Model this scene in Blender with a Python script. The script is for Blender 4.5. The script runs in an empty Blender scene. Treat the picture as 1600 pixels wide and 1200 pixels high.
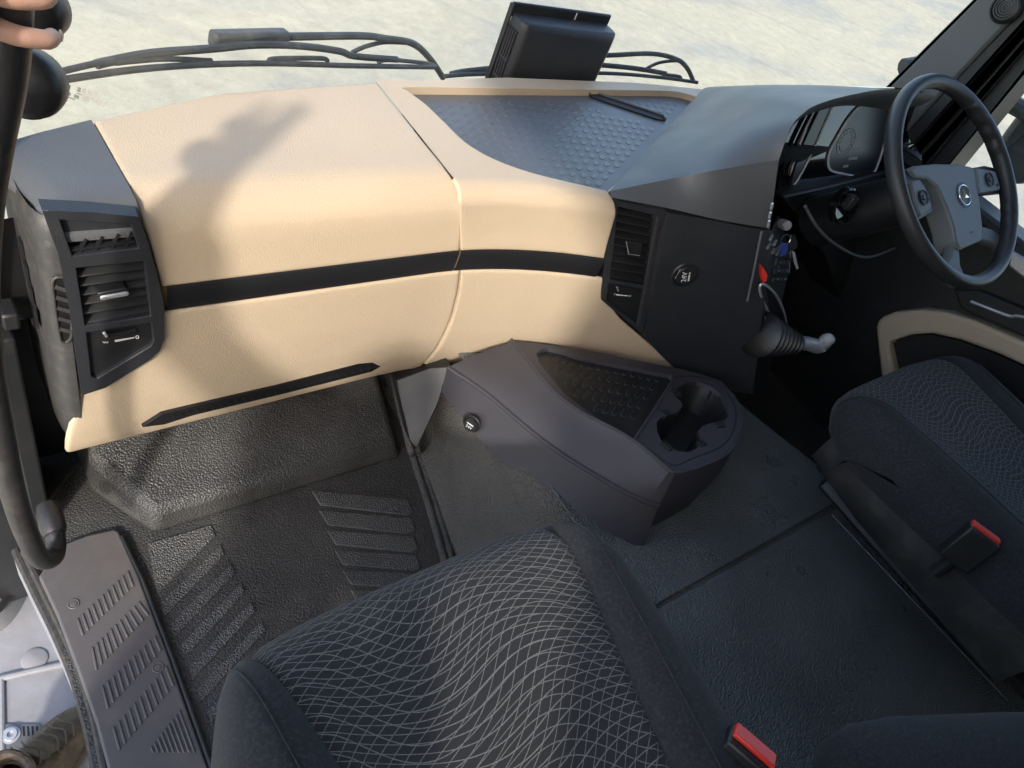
import bpy, bmesh, math, random
from mathutils import Vector, Matrix
random.seed(7)
D = bpy.data
SC = bpy.context.scene
COL = SC.collection
V = Vector

# ------------------------------------------------------------------ camera, sky, sun, exposure
H = 1.40                      # eye height over the passenger footwell; x = across to the driver, y = forward, z = up
FPX = 1109.0                  # focal length in pixels of a 1600 px wide picture
AX = V((0.78000338, -0.21216077, 0.58871261))     # world x, y, z in camera axes (right, down, forward)
AY = V((-0.52340905, -0.7368221, 0.4279441))
AZ = V((0.34298351, -0.64193536, -0.68577059))
cam = D.cameras.new('camera'); cam.sensor_width = 36; cam.lens = 36*FPX/1600
cam.clip_start = 0.02; cam.clip_end = 900
camo = D.objects.new('camera', cam); COL.objects.link(camo)
R = Matrix(((AX.x, -AX.y, -AX.z), (AY.x, -AY.y, -AY.z), (AZ.x, -AZ.y, -AZ.z)))
camo.matrix_world = Matrix.Translation((0, 0, H)) @ R.to_4x4()
SC.camera = camo
SUN_DIR = V((0.555, 0.588, -0.588)).normalized()     # direction the light travels
w = D.worlds.new('World'); SC.world = w; w.use_nodes = True
wn = w.node_tree.nodes; bg = wn['Background']
sky = wn.new('ShaderNodeTexSky'); sky.sky_type = 'NISHITA'; sky.sun_disc = False
sky.sun_elevation = math.asin(-SUN_DIR.z)
sky.sun_rotation = math.atan2(-SUN_DIR.x, -SUN_DIR.y)
sky.dust_density = 2.0
w.node_tree.links.new(sky.outputs[0], bg.inputs[0]); bg.inputs[1].default_value = 0.15
sun = D.lights.new('sun', 'SUN'); sun.energy = 1.15; sun.angle = math.radians(3.0); sun.color = (1, .95, .88)
suno = D.objects.new('sun', sun); COL.objects.link(suno)
suno.rotation_euler = SUN_DIR.to_track_quat('-Z', 'Y').to_euler()
suno.location = (-6, -6, 8)
SC.view_settings.view_transform = 'Standard'; SC.view_settings.look = 'None'
SC.view_settings.gamma = 1; SC.view_settings.use_curve_mapping = False
SC.view_settings.exposure = 1.7
SC.cycles.max_bounces = 7; SC.cycles.diffuse_bounces = 4; SC.cycles.transparent_max_bounces = 12
SC.cycles.caustics_reflective = False; SC.cycles.caustics_refractive = False

# ------------------------------------------------------------------ measuring helpers
def ray(px, py):
    a, b = (px-800)/FPX, (py-600)/FPX
    return V((AX.x*a+AX.y*b+AX.z, AY.x*a+AY.y*b+AY.z, AZ.x*a+AZ.y*b+AZ.z))
def onx(p, x): r = ray(*p); t = x/r.x; return V((x, r.y*t, H+r.z*t))
def ony(p, y): r = ray(*p); t = y/r.y; return V((r.x*t, y, H+r.z*t))
def onz(p, z): r = ray(*p); t = (z-H)/r.z; return V((r.x*t, r.y*t, z))
def onpl(p, c, n):
    r = ray(*p); o = V((0, 0, H)); t = (c-o).dot(n)/r.dot(n); return o+r*t
def interp(t, pts):
    if t <= pts[0][0]: return pts[0][1]
    for (a, va), (b, vb) in zip(pts, pts[1:]):
        if t <= b: return va+(vb-va)*(t-a)/(b-a)
    return pts[-1][1]
def catmull(pts, n=6, closed=False):
    P = [V(p) for p in pts]; out = []; N = len(P)
    rng = N if closed else N-1
    for i in range(rng):
        if closed: a, b, c, d = P[i-1], P[i], P[(i+1) % N], P[(i+2) % N]
        else: a, b, c, d = P[max(i-1, 0)], P[i], P[i+1], P[min(i+2, N-1)]
        for k in range(n):
            t = k/n
            out.append(0.5*((2*b)+(c-a)*t+(2*a-5*b+4*c-d)*t*t+(3*b-a-3*c+d)*t**3))
    if not closed: out.append(P[-1])
    return out
def resample(pts, n):
    P = [V(p) for p in pts]; L = [0]
    for a, b in zip(P, P[1:]): L.append(L[-1]+(b-a).length)
    out = []
    for k in range(n):
        s = L[-1]*k/(n-1); i = 0
        while i < len(P)-2 and L[i+1] < s: i += 1
        t = (s-L[i])/max(L[i+1]-L[i], 1e-9); out.append(P[i].lerp(P[i+1], t))
    return out

# ------------------------------------------------------------------ materials
MT = {}
def nd(nt, kind, **kw):
    n = nt.nodes.new(kind)
    for k, v in kw.items():
        if k in n.inputs: n.inputs[k].default_value = v
        else: setattr(n, k, v)
    return n
def material(name, col, rough=.5, metal=0, spec=.5, grain=None, noise=None, mottle=None, sheen=0, coat=0, dirt=None, rvar=0):
    """grain=(voronoi scale, distance), noise=(scale, distance), mottle=(scale, amount), dirt=(scale, colour, amount)"""
    m = D.materials.new(name); m.use_nodes = True; nt = m.node_tree; L = nt.links.new
    b = nt.nodes['Principled BSDF']
    b.inputs['Base Color'].default_value = (*col, 1); b.inputs['Roughness'].default_value = rough
    b.inputs['Metallic'].default_value = metal; b.inputs['Specular IOR Level'].default_value = spec
    if sheen: b.inputs['Sheen Weight'].default_value = sheen; b.inputs['Sheen Roughness'].default_value = .4
    if coat: b.inputs['Coat Weight'].default_value = coat; b.inputs['Coat Roughness'].default_value = .05
    tc = nd(nt, 'ShaderNodeTexCoord'); src = tc.outputs['Object']; nrm = None
    if grain:
        v = nd(nt, 'ShaderNodeTexVoronoi', Scale=grain[0]); v.feature = 'F1'
        nz = nd(nt, 'ShaderNodeTexNoise', Scale=grain[0]*.5); L(src, nz.inputs['Vector'])
        mx = nd(nt, 'ShaderNodeMix'); mx.data_type = 'RGBA'; mx.inputs['Factor'].default_value = .004
        vm = nd(nt, 'ShaderNodeVectorMath'); vm.operation = 'MULTIPLY_ADD'; k = .5/grain[0]; vm.inputs[1].default_value = (k, k, k)
        L(nz.outputs['Color'], vm.inputs[0]); L(src, vm.inputs[2]); L(vm.outputs[0], v.inputs['Vector'])
        bp = nd(nt, 'ShaderNodeBump', Strength=1.0, Distance=grain[1]); bp.invert = True
        L(v.outputs['Distance'], bp.inputs['Height']); nrm = bp
        nt.nodes.remove(mx)
    if noise:
        nz = nd(nt, 'ShaderNodeTexNoise', Scale=noise[0], Detail=4.0); L(src, nz.inputs['Vector'])
        bp = nd(nt, 'ShaderNodeBump', Strength=1.0, Distance=noise[1]); L(nz.outputs['Fac'], bp.inputs['Height'])
        if nrm: L(nrm.outputs['Normal'], bp.inputs['Normal'])
        nrm = bp
    if nrm: L(nrm.outputs['Normal'], b.inputs['Normal'])
    last = None
    if mottle:
        nz = nd(nt, 'ShaderNodeTexNoise', Scale=mottle[0], Detail=5.0); L(src, nz.inputs['Vector'])
        r = nd(nt, 'ShaderNodeMapRange'); L(nz.outputs['Fac'], r.inputs['Value'])
        r.inputs[1].default_value = .3; r.inputs[2].default_value = .7
        r.inputs[3].default_value = 1-mottle[1]; r.inputs[4].default_value = 1+mottle[1]
        vm = nd(nt, 'ShaderNodeVectorMath'); vm.operation = 'SCALE'; vm.inputs[0].default_value = col; L(r.outputs[0], vm.inputs['Scale'])
        L(vm.outputs[0], b.inputs['Base Color']); last = vm.outputs[0]
    if dirt:
        nz = nd(nt, 'ShaderNodeTexNoise', Scale=dirt[0], Detail=8.0, Roughness=.65); L(src, nz.inputs['Vector'])
        r = nd(nt, 'ShaderNodeMapRange'); L(nz.outputs['Fac'], r.inputs['Value'])
        r.inputs[1].default_value = .48; r.inputs[2].default_value = .72; r.inputs[4].default_value = dirt[2]
        mx = nd(nt, 'ShaderNodeMix'); mx.data_type = 'RGBA'; L(r.outputs[0], mx.inputs['Factor'])
        if last: L(last, mx.inputs['A'])
        else: mx.inputs['A'].default_value = (*col, 1)
        mx.inputs['B'].default_value = (*dirt[1], 1); L(mx.outputs['Result'], b.inputs['Base Color'])
    if rvar:
        nz = nd(nt, 'ShaderNodeTexNoise', Scale=9.0, Detail=5.0); L(src, nz.inputs['Vector'])
        r = nd(nt, 'ShaderNodeMapRange'); L(nz.outputs['Fac'], r.inputs['Value'])
        r.inputs[1].default_value = .3; r.inputs[2].default_value = .7; r.inputs[3].default_value = rough-rvar; r.inputs[4].default_value = rough+rvar
        L(r.outputs[0], b.inputs['Roughness'])
    MT[name] = m; return m
DUST = (.20, .17, .13)
material('beige', (.575, .455, .318), .5, grain=(420, .0004), mottle=(4, .035), dirt=(16, (.49, .385, .265), .18), rvar=.08)
material('soft_black', (.024, .026, .030), .46, spec=.55, grain=(520, .0003), mottle=(6, .10), dirt=(14, (.065, .063, .06), .3), rvar=.05)
material('cowl_lit', (.096, .100, .104), .48, spec=.7, grain=(520, .0003), mottle=(6, .08), rvar=.05)  # lighter copy of soft_black, sky reflection put into the base colour
material('seam_beige', (.30, .20, .11), .6)
material('bellows_black', (.010, .010, .011), .38, noise=(200, .0004))
material('stamp_ink', (.40, .39, .35), .6)
material('tray_black', (.100, .101, .102), .42, spec=.8, grain=(700, .0001), mottle=(6, .06), rvar=.05)  # black plastic with the sky's sheen lifted into its base colour
material('plain_black', (.014, .015, .016), .45, noise=(600, .0001), dirt=(20, (.06, .055, .05), .25), rvar=.06)
material('deep_black', (.008, .008, .009), .6)
material('gloss_black', (.006, .006, .007), .06, coat=.6)
material('trim_stripe', (.013, .013, .015), .42, noise=(300, .0001))
material('console_grey', (.046, .043, .050), .55, grain=(800, .00015), mottle=(8, .08), rvar=.05)
material('floor_rubber', (.050, .049, .047), .42, grain=(250, .0017), mottle=(7, .2), dirt=(11, (.115, .11, .10), .35))
material('flank_rubber_lit', (.10, .094, .085), .45, grain=(230, .0032), mottle=(6, .2), dirt=(14, (.16, .15, .13), .3))  # floor rubber made lighter, the stronger light on the flank painted in
material('pad_rubber', (.085, .083, .080), .36, grain=(300, .0030), mottle=(9, .2), dirt=(14, (.15, .145, .13), .35))
material('tunnel_vinyl', (.100, .108, .104), .33, spec=1.0, grain=(270, .0028), mottle=(5, .25), dirt=(5, (.15, .155, .145), .3), rvar=.09)
material('sill_plastic', (.10, .092, .092), .5, noise=(500, .00015), dirt=(16, (.18, .16, .14), .35), rvar=.05)
material('dirty_plastic', (.045, .044, .043), .5, noise=(300, .0003), dirt=(60, (.13, .115, .09), .4))
material('bolster', (.015, .016, .018), .9, noise=(1400, .0004), mottle=(40, .15), sheen=.10, dirt=(220, (.10, .10, .10), .3))
material('chrome', (.80, .81, .83), .22, metal=1)
material('bright_trim', (.88, .89, .90), .25, metal=.5)
material('bezel_silver', (.62, .63, .64), .4)
material('satin_metal', (.60, .61, .63), .38, metal=.6)
material('red', (.75, .045, .03), .35)
material('key_blue', (.03, .07, .30), .4)
material('white_ink', (.72, .72, .70), .6)
material('grey_ink', (.28, .29, .28), .6)
material('rubber_seal', (.030, .028, .026), .5, noise=(250, .0004), dirt=(90, (.12, .095, .065), .5))
material('handle_black', (.022, .021, .021), .42, noise=(500, .0003), dirt=(25, (.09, .08, .07), .5))
material('step_white', (.30, .30, .32), .5, noise=(25, .002), dirt=(9, (.20, .18, .16), .5))
material('step_metal', (.22, .22, .23), .45, metal=.6, dirt=(30, DUST, .7))
material('boot_leather', (.085, .062, .042), .7, noise=(90, .003), dirt=(18, (.22, .16, .10), .8))
material('boot_sole', (.14, .10, .065), .8, noise=(120, .002))
material('denim', (.015, .018, .035), .9, noise=(600, .0006))
material('shirt_cloth', (.10, .12, .16), .9, noise=(400, .0006))
material('skin', (.50, .29, .21), .5, noise=(300, .0004), mottle=(25, .12))
material('hair', (.02, .015, .012), .6)
material('headliner', (.30, .29, .27), .9, noise=(500, .0005))
material('skirt_grey', (.030, .030, .030), .5, noise=(500, .0002), dirt=(20, (.11, .105, .095), .4))
material('pillar_grey', (.13, .135, .135), .6, noise=(700, .0002))
material('wheel_leather', (.030, .030, .031), .42, grain=(900, .00012), rvar=.05)
material('hub_plastic', (.15, .165, .17), .5, noise=(700, .0001))
material('wiper_black', (.045, .052, .058), .5, noise=(200, .0003), dirt=(30, (.2, .2, .19), .4))
material('mirror_housing', (.03, .04, .045), .4, dirt=(20, (.2, .2, .19), .3))
material('socket_black', (.018, .018, .02), .35)
material('gauge_face', (.010, .011, .013), .25)

def glass(name, tint, gloss_rough=.01, ior=1.45, lo=.04):
    m = D.materials.new(name); m.use_nodes = True; nt = m.node_tree; L = nt.links.new
    for n in list(nt.nodes):
        if n.type != 'OUTPUT_MATERIAL': nt.nodes.remove(n)
    out = [n for n in nt.nodes if n.type == 'OUTPUT_MATERIAL'][0]
    t = nd(nt, 'ShaderNodeBsdfTransparent'); t.inputs[0].default_value = (*tint, 1)
    g = nd(nt, 'ShaderNodeBsdfGlossy', Roughness=gloss_rough)
    lw = nd(nt, 'ShaderNodeLayerWeight'); pw = nd(nt, 'ShaderNodeMath'); pw.operation = 'POWER'; L(lw.outputs['Facing'], pw.inputs[0]); pw.inputs[1].default_value = 5
    fr = nd(nt, 'ShaderNodeMapRange'); L(pw.outputs[0], fr.inputs[0]); fr.inputs[3].default_value = .08; fr.inputs[4].default_value = .9
    mx = nd(nt, 'ShaderNodeMixShader'); L(fr.outputs[0], mx.inputs[0]); L(t.outputs[0], mx.inputs[1]); L(g.outputs[0], mx.inputs[2])
    df = nd(nt, 'ShaderNodeBsdfDiffuse'); df.inputs[0].default_value = (.75, .73, .68, 1)
    m2 = nd(nt, 'ShaderNodeMixShader'); L(mx.outputs[0], m2.inputs[1])
    tcg = nd(nt, 'ShaderNodeTexCoord'); ng = nd(nt, 'ShaderNodeTexNoise', Scale=5.0, Detail=6.0, Distortion=1.5); L(tcg.outputs['Object'], ng.inputs['Vector'])
    rg = nd(nt, 'ShaderNodeMapRange'); L(ng.outputs['Fac'], rg.inputs[0]); rg.inputs[1].default_value = .3; rg.inputs[2].default_value = .75; rg.inputs[3].default_value = lo*.4; rg.inputs[4].default_value = lo*2.4; L(rg.outputs[0], m2.inputs[0]); L(df.outputs[0], m2.inputs[2])
    L(m2.outputs[0], out.inputs['Surface']); MT[name] = m
glass('glass', (.93, .96, .94))

def seat_pattern():
    m = D.materials.new('seat_pattern'); m.use_nodes = True; nt = m.node_tree; L = nt.links.new
    b = nt.nodes['Principled BSDF']; b.inputs['Roughness'].default_value = .9
    b.inputs['Sheen Weight'].default_value = .08
    uv = nd(nt, 'ShaderNodeUVMap'); sp = nd(nt, 'ShaderNodeSeparateXYZ'); L(uv.outputs[0], sp.inputs[0])
    U, W = sp.outputs[0], sp.outputs[1]       # metres across, metres along
    def mth(op, a, b_=None, c=None):
        n = nd(nt, 'ShaderNodeMath'); n.operation = op
        for i, x in enumerate((a, b_, c)):
            if x is None: continue
            if isinstance(x, (int, float)): n.inputs[i].default_value = x
            else: L(x, n.inputs[i])
        return n.outputs[0]
    def lin(a, b_, c=0): return mth('ADD', mth('MULTIPLY_ADD', U, a, c), mth('MULTIPLY', W, b_))
    def line(expr, width):
        f = mth('ABSOLUTE', mth('SUBTRACT', mth('FRACT', expr), .5))
        r = nd(nt, 'ShaderNodeMapRange'); r.interpolation_type = 'SMOOTHSTEP'; L(f, r.inputs[0])
        r.inputs[1].default_value = width*.55; r.inputs[2].default_value = width*1.45
        r.inputs[3].default_value = 1; r.inputs[4].default_value = 0
        return r.outputs[0]
    # bundles of long threads that swing together and apart, crossing in flat diamonds
    e1 = mth('ADD', lin(22, 82), mth('MULTIPLY', mth('SINE', lin(17, 7)), 2.5))
    e2 = mth('ADD', lin(44, -66), mth('MULTIPLY', mth('SINE', lin(24, 11, .7)), .7))
    e3 = mth('ADD', lin(14, 60), mth('MULTIPLY', mth('SINE', lin(20, -9, .9)), 1.9))
    l1 = line(e1, .046); l2 = line(e2, .036); l3 = line(e3, .034)
    s = mth('MAXIMUM', l1, mth('MAXIMUM', l2, l3))
    nz = nd(nt, 'ShaderNodeTexNoise', Scale=900.0, Detail=1.0); L(uv.outputs[0], nz.inputs['Vector'])
    r = nd(nt, 'ShaderNodeMapRange'); L(nz.outputs['Fac'], r.inputs[0]); r.inputs[1].default_value = .35; r.inputs[2].default_value = .6
    r.inputs[3].default_value = .35; r.inputs[4].default_value = 1
    s = mth('MULTIPLY', s, r.outputs[0])
    mx = nd(nt, 'ShaderNodeMix'); mx.data_type = 'RGBA'; L(s, mx.inputs['Factor'])
    mx.inputs['A'].default_value = (.016, .0162, .017, 1); mx.inputs['B'].default_value = (.23, .225, .21, 1)
    L(mx.outputs['Result'], b.inputs['Base Color'])
    nz2 = nd(nt, 'ShaderNodeTexNoise', Scale=1500.0); L(uv.outputs[0], nz2.inputs['Vector'])
    ad = mth('MULTIPLY_ADD', s, .6, nz2.outputs['Fac'])
    bp = nd(nt, 'ShaderNodeBump', Strength=1.0, Distance=.0007); L(ad, bp.inputs['Height']); L(bp.outputs[0], b.inputs['Normal'])
    MT['seat_pattern'] = m
seat_pattern()

def ground_mat():
    m = D.materials.new('dusty_ground'); m.use_nodes = True; nt = m.node_tree; L = nt.links.new
    b = nt.nodes['Principled BSDF']; b.inputs['Roughness'].default_value = .95; b.inputs['Specular IOR Level'].default_value = .1
    tc = nd(nt, 'ShaderNodeTexCoord'); src = tc.outputs['Object']
    mp = nd(nt, 'ShaderNodeMapping'); mp.inputs['Scale'].default_value = (.55, 1.3, 1); mp.inputs['Rotation'].default_value = (0, 0, -.5); L(src, mp.inputs[0])
    n1 = nd(nt, 'ShaderNodeTexNoise', Scale=.50, Detail=7.0, Roughness=.55, Distortion=.6); L(mp.outputs[0], n1.inputs['Vector'])
    cr = nd(nt, 'ShaderNodeValToRGB'); L(n1.outputs['Fac'], cr.inputs[0])
    e = cr.color_ramp.elements
    e[0].position = .36; e[0].color = (.35, .34, .295, 1); e[1].position = .52; e[1].color = (.46, .415, .31, 1)
    x = e.new(.72); x.color = (.48, .43, .315, 1)
    n2 = nd(nt, 'ShaderNodeTexNoise', Scale=6.0, Detail=8.0, Roughness=.7); L(src, n2.inputs['Vector'])
    r = nd(nt, 'ShaderNodeMapRange'); L(n2.outputs['Fac'], r.inputs[0]); r.inputs[1].default_value = .3; r.inputs[2].default_value = .7; r.inputs[3].default_value = .85; r.inputs[4].default_value = 1.1
    vm = nd(nt, 'ShaderNodeVectorMath'); vm.operation = 'SCALE'; L(cr.outputs[0], vm.inputs[0]); L(r.outputs[0], vm.inputs['Scale'])
    n3 = nd(nt, 'ShaderNodeTexNoise', Scale=26.0, Detail=6.0, Roughness=.75); L(src, n3.inputs['Vector'])
    r3 = nd(nt, 'ShaderNodeMapRange'); L(n3.outputs['Fac'], r3.inputs[0]); r3.inputs[1].default_value = .55; r3.inputs[2].default_value = .75; r3.inputs[3].default_value = 1; r3.inputs[4].default_value = .78
    vm0 = vm; vm = nd(nt, 'ShaderNodeVectorMath'); vm.operation = 'SCALE'; L(vm0.outputs[0], vm.inputs[0]); L(r3.outputs[0], vm.inputs['Scale'])
    # faint tyre tracks: arcs
    wv = nd(nt, 'ShaderNodeTexWave', Scale=.16, Distortion=5.0, Detail=2.0); wv.inputs['Detail Scale'].default_value = .25; L(mp.outputs[0], wv.inputs['Vector'])
    rt = nd(nt, 'ShaderNodeMapRange'); L(wv.outputs['Fac'], rt.inputs[0]); rt.inputs[1].default_value = .0; rt.inputs[2].default_value = .012; rt.inputs[3].default_value = .25; rt.inputs[4].default_value = 0
    mx = nd(nt, 'ShaderNodeMix'); mx.data_type = 'RGBA'; L(rt.outputs[0], mx.inputs['Factor']); L(vm.outputs[0], mx.inputs['A']); mx.inputs['B'].default_value = (.27, .26, .23, 1)
    L(mx.outputs['Result'], b.inputs['Base Color'])
    bp = nd(nt, 'ShaderNodeBump', Strength=.6, Distance=.02); L(n2.outputs['Fac'], bp.inputs['Height']); L(bp.outputs[0], b.inputs['Normal'])
    MT['ground'] = m
ground_mat()

# ------------------------------------------------------------------ object helpers
WM = {}
def link(o, parent):
    COL.objects.link(o)
    if parent is not None:
        o.parent = parent; o.matrix_parent_inverse = WM[parent.name].inverted()
    WM[o.name] = Matrix.Identity(4)
    return o
def thing(name, label, cat, loc, group=None):
    o = D.objects.new(name, None); o.empty_display_size = .05; COL.objects.link(o); o.location = loc
    WM[o.name] = Matrix.Translation(loc); tag(o, label, cat, group); return o
def tag(o, label=None, cat=None, group=None, kind=None):
    if label: o['label'] = label
    if cat: o['category'] = cat
    if group: o['group'] = group
    if kind: o['kind'] = kind
    return o
def mesh(name, verts, faces, uvs=None):
    me = D.meshes.new(name); me.from_pydata([tuple(v) for v in verts], [], [tuple(f) for f in faces]); me.update()
    if uvs:
        ul = me.uv_layers.new(name='UVMap')
        for lp in me.loops: ul.data[lp.index].uv = uvs[lp.vertex_index]
    return me
def fin(me, angle=35, smooth=True, fixn=True):
    if fixn:
        bm = bmesh.new(); bm.from_mesh(me); bmesh.ops.recalc_face_normals(bm, faces=bm.faces); bm.to_mesh(me); bm.free()
    if smooth:
        me.polygons.foreach_set('use_smooth', [True]*len(me.polygons)); me.set_sharp_from_angle(angle=math.radians(angle))
def obj(name, geo, mat, parent=None, bevel=0, seg=2, sub=0, angle=35, smooth=True, fixn=True, uvs=None):
    me = geo if isinstance(geo, bpy.types.Mesh) else mesh(name, geo[0], geo[1], uvs)
    fin(me, angle, smooth, fixn)
    me.materials.append(MT[mat])
    o = D.objects.new(name, me); link(o, parent)
    if bevel:
        b = o.modifiers.new('Bevel', 'BEVEL'); b.width = bevel; b.segments = seg; b.limit_method = 'ANGLE'; b.angle_limit = math.radians(30)
        b.harden_normals = False
    if sub:
        s = o.modifiers.new('Sub', 'SUBSURF'); s.levels = sub; s.render_levels = sub
    return o
def inst(name, me, M, parent):
    o = D.objects.new(name, me); COL.objects.link(o); o.parent = parent
    o.matrix_parent_inverse = WM[parent.name].inverted(); o.matrix_basis = M
    WM[o.name] = M.copy()
    return o
def join(*geos):
    vs, fs = [], []
    for v, f in geos:
        k = len(vs); vs += list(v); fs += [tuple(i+k for i in q) for q in f]
    return vs, fs
def box(x0, x1, y0, y1, z0, z1):
    v = [V((x, y, z)) for z in (z0, z1) for y in (y0, y1) for x in (x0, x1)]
    return v, [(0, 2, 3, 1), (4, 5, 7, 6), (0, 1, 5, 4), (2, 6, 7, 3), (0, 4, 6, 2), (1, 3, 7, 5)]
def prism(poly, vec):
    P = [V(p) for p in poly]; n = len(P); vec = V(vec)
    v = P+[p+vec for p in P]
    return v, [tuple(range(n)), tuple(range(2*n-1, n-1, -1))]+[(i, i+n, (i+1) % n+n, (i+1) % n) for i in range(n)]
def bar(a, b, w_, h_, up=(0, 0, 1)):
    a, b = V(a), V(b); d = (b-a).normalized(); s = d.cross(V(up)).normalized(); u = s.cross(d)
    q = [s*w_/2+u*h_/2, -s*w_/2+u*h_/2, -s*w_/2-u*h_/2, s*w_/2-u*h_/2]
    return prism([a+k for k in q], b-a)
def loft(rings, closed=True, cap=True):
    n = len(rings[0]); v = [V(p) for r in rings for p in r]; f = []
    for i in range(len(rings)-1):
        for j in range(n if closed else n-1):
            a, b = i*n+j, i*n+(j+1) % n; f.append((a, b, b+n, a+n))
    if cap and closed:
        f.append(tuple(range(n))); f.append(tuple(range((len(rings)-1)*n+n-1, (len(rings)-1)*n-1, -1)))
    return v, f
def grid(rows, skirt=None):
    g = loft(rows, closed=False)
    if skirt is not None:
        v, f = g; n = len(rows[0]); m = len(rows); k = V(skirt)
        loop = [j for j in range(n)]+[i*n+n-1 for i in range(1, m)]+[(m-1)*n+j for j in range(n-2, -1, -1)]+[i*n for i in range(m-2, 0, -1)]
        base = len(v); v += [v[i]+k for i in loop]; L_ = len(loop)
        f += [(loop[i], loop[(i+1) % L_], base+(i+1) % L_, base+i) for i in range(L_)]
        return v, f
    return g
def tube(path, rad, n=12, cap=True, flat=1.0):
    P = [V(p) for p in path]; rings = []; up = None
    for i, p in enumerate(P):
        d = (P[min(i+1, len(P)-1)]-P[max(i-1, 0)]).normalized()
        if up is None: up = d.orthogonal().normalized()
        up = (up-d*up.dot(d)).normalized(); s = d.cross(up)
        r = rad[i] if isinstance(rad, (list, tuple)) else rad
        rings.append([p+(up*math.cos(a)+s*math.sin(a)*flat)*r for a in [2*math.pi*k/n for k in range(n)]])
    return loft(rings, True, cap)
def lathe(c, axis, prof, n=24, cap=True):
    axis = V(axis).normalized(); u = axis.orthogonal().normalized(); s = axis.cross(u); c = V(c)
    return loft([[c+axis*h+(u*math.cos(a)+s*math.sin(a))*r for a in [2*math.pi*k/n for k in range(n)]] for r, h in prof], True, cap)
def holed(outer, holes, depth):
    """plate with holes; outer and holes are world loops on one plane; walls go down each hole by depth(vector)"""
    bm = bmesh.new(); edges = []
    for lp in [outer]+holes:
        vs = [bm.verts.new(p) for p in lp]
        edges += [bm.edges.new((vs[i], vs[(i+1) % len(vs)])) for i in range(len(vs))]
    bmesh.ops.triangle_fill(bm, use_beauty=True, use_dissolve=False, edges=edges)
    for lp in holes:
        a = [bm.verts.new(p) for p in lp]; b = [bm.verts.new(V(p)+V(depth)) for p in lp]; n = len(a)
        for i in range(n): bm.faces.new((a[i], a[(i+1) % n], b[(i+1) % n], b[i]))
    bmesh.ops.remove_doubles(bm, verts=bm.verts, dist=1e-6)
    me = D.meshes.new('plate'); bm.to_mesh(me); bm.free(); return me
def text(name, s, size, M, mat, parent, ext=.0002):
    cu = D.curves.new(name, 'FONT'); cu.body = s; cu.size = size; cu.extrude = ext; cu.align_x = 'CENTER'; cu.align_y = 'CENTER'
    t = D.objects.new(name, cu); COL.objects.link(t)
    dg = bpy.context.evaluated_depsgraph_get(); me = D.meshes.new_from_object(t.evaluated_get(dg)); D.objects.remove(t)
    me.transform(M); me.name = name
    return obj(name, me, mat, parent, smooth=False, fixn=False)
def frame(o, x, n):
    n = V(n).normalized(); x = V(x); x = (x-n*x.dot(n)).normalized(); y = n.cross(x)
    return Matrix(((x.x, y.x, n.x, o[0]), (x.y, y.y, n.y, o[1]), (x.z, y.z, n.z, o[2]), (0, 0, 0, 1)))

# ================================================================== SETTING: ground, cab shell, floor
g = obj('ground', ([V((-400, -400, -1.35)), V((400, -400, -1.35)), V((400, 400, -1.35)), V((-400, 400, -1.35))], [(0, 1, 2, 3)]), 'ground', smooth=False)
tag(g, kind='structure')

def st(name, geo, mat, **k): return tag(obj(name, geo, mat, **k), kind='structure')
st('ceiling', join(box(-.12, 2.34, -1.35, .98, 2.05, 2.12)), 'headliner')
st('wall_rear', box(-.10, 2.32, -1.40, -1.352, .0, 2.048), 'headliner')
st('wall_left', join(box(-.12, -.05, -1.35, -.55, -.3, 2.048), box(-.12, -.05, -.55, .80, 1.90, 2.048)), 'headliner')
st('wall_right', join(box(2.30, 2.36, -1.35, -.50, -.3, 2.048), box(2.30, 2.36, -.50, .86, 1.86, 2.048)), 'headliner')

# footwell floor with a moulded toe step, a groove line and the flank of the engine tunnel
SILL_X = .150
fl = st('floor', join(grid([[V((x, y, 0)) for x in (.02, .3, .5, .92)] for y in (-.7, 0, .5, 1.06)])), 'floor_rubber')
# toe step: a raised slab under the dash
def toe_step():
    bl = onz((145, 775), .0); nl = onz((240, 838), .0); nr = onz((628, 716), .0)
    tl = onz((146, 735), .055); tnl = onz((242, 800), .055); tnr = onz((618, 690), .055)
    v = []
    bot = [V((bl.x-.01, 1.05, 0)), V((bl.x, bl.y, 0)), nl, nr, V((nr.x+.03, 1.05, 0))]
    top = [V((tl.x, 1.05, .16)), V((tl.x, tl.y+.02, .075)), tnl, tnr, V((tnr.x+.03, 1.05, .16))]
    return loft([bot, top], True, True)
step = obj('toe_step', toe_step(), 'floor_rubber', fl, bevel=.014, seg=3)
# groove beads beside the step (three little ridges that run down the edge of the mat)
for dx in (0, .018):
    pth = catmull([ony((612, 592), .93)+V((dx, 0, 0)), onz((640, 700), .06)+V((dx, 0, 0)), onz((645, 716), .006)+V((dx, 0, 0)), onz((672, 800), .003)+V((dx, 0, 0)), onz((700, 900), .003)+V((dx, 0, 0))], 6)
    obj('mat_bead', tube([p+V((0, 0, .003)) for p in pth], .0085, 10), 'pad_rubber', fl)
# tread pads
def pad_poly(pts, h=.0035, m='pad_rubber'):
    P = [onz(p, .0) for p in pts]
    return obj('tread_pad', prism([V((p.x, p.y, -.002)) for p in P], (0, 0, h+.002)), m, fl, bevel=.0035, seg=2)
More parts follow.
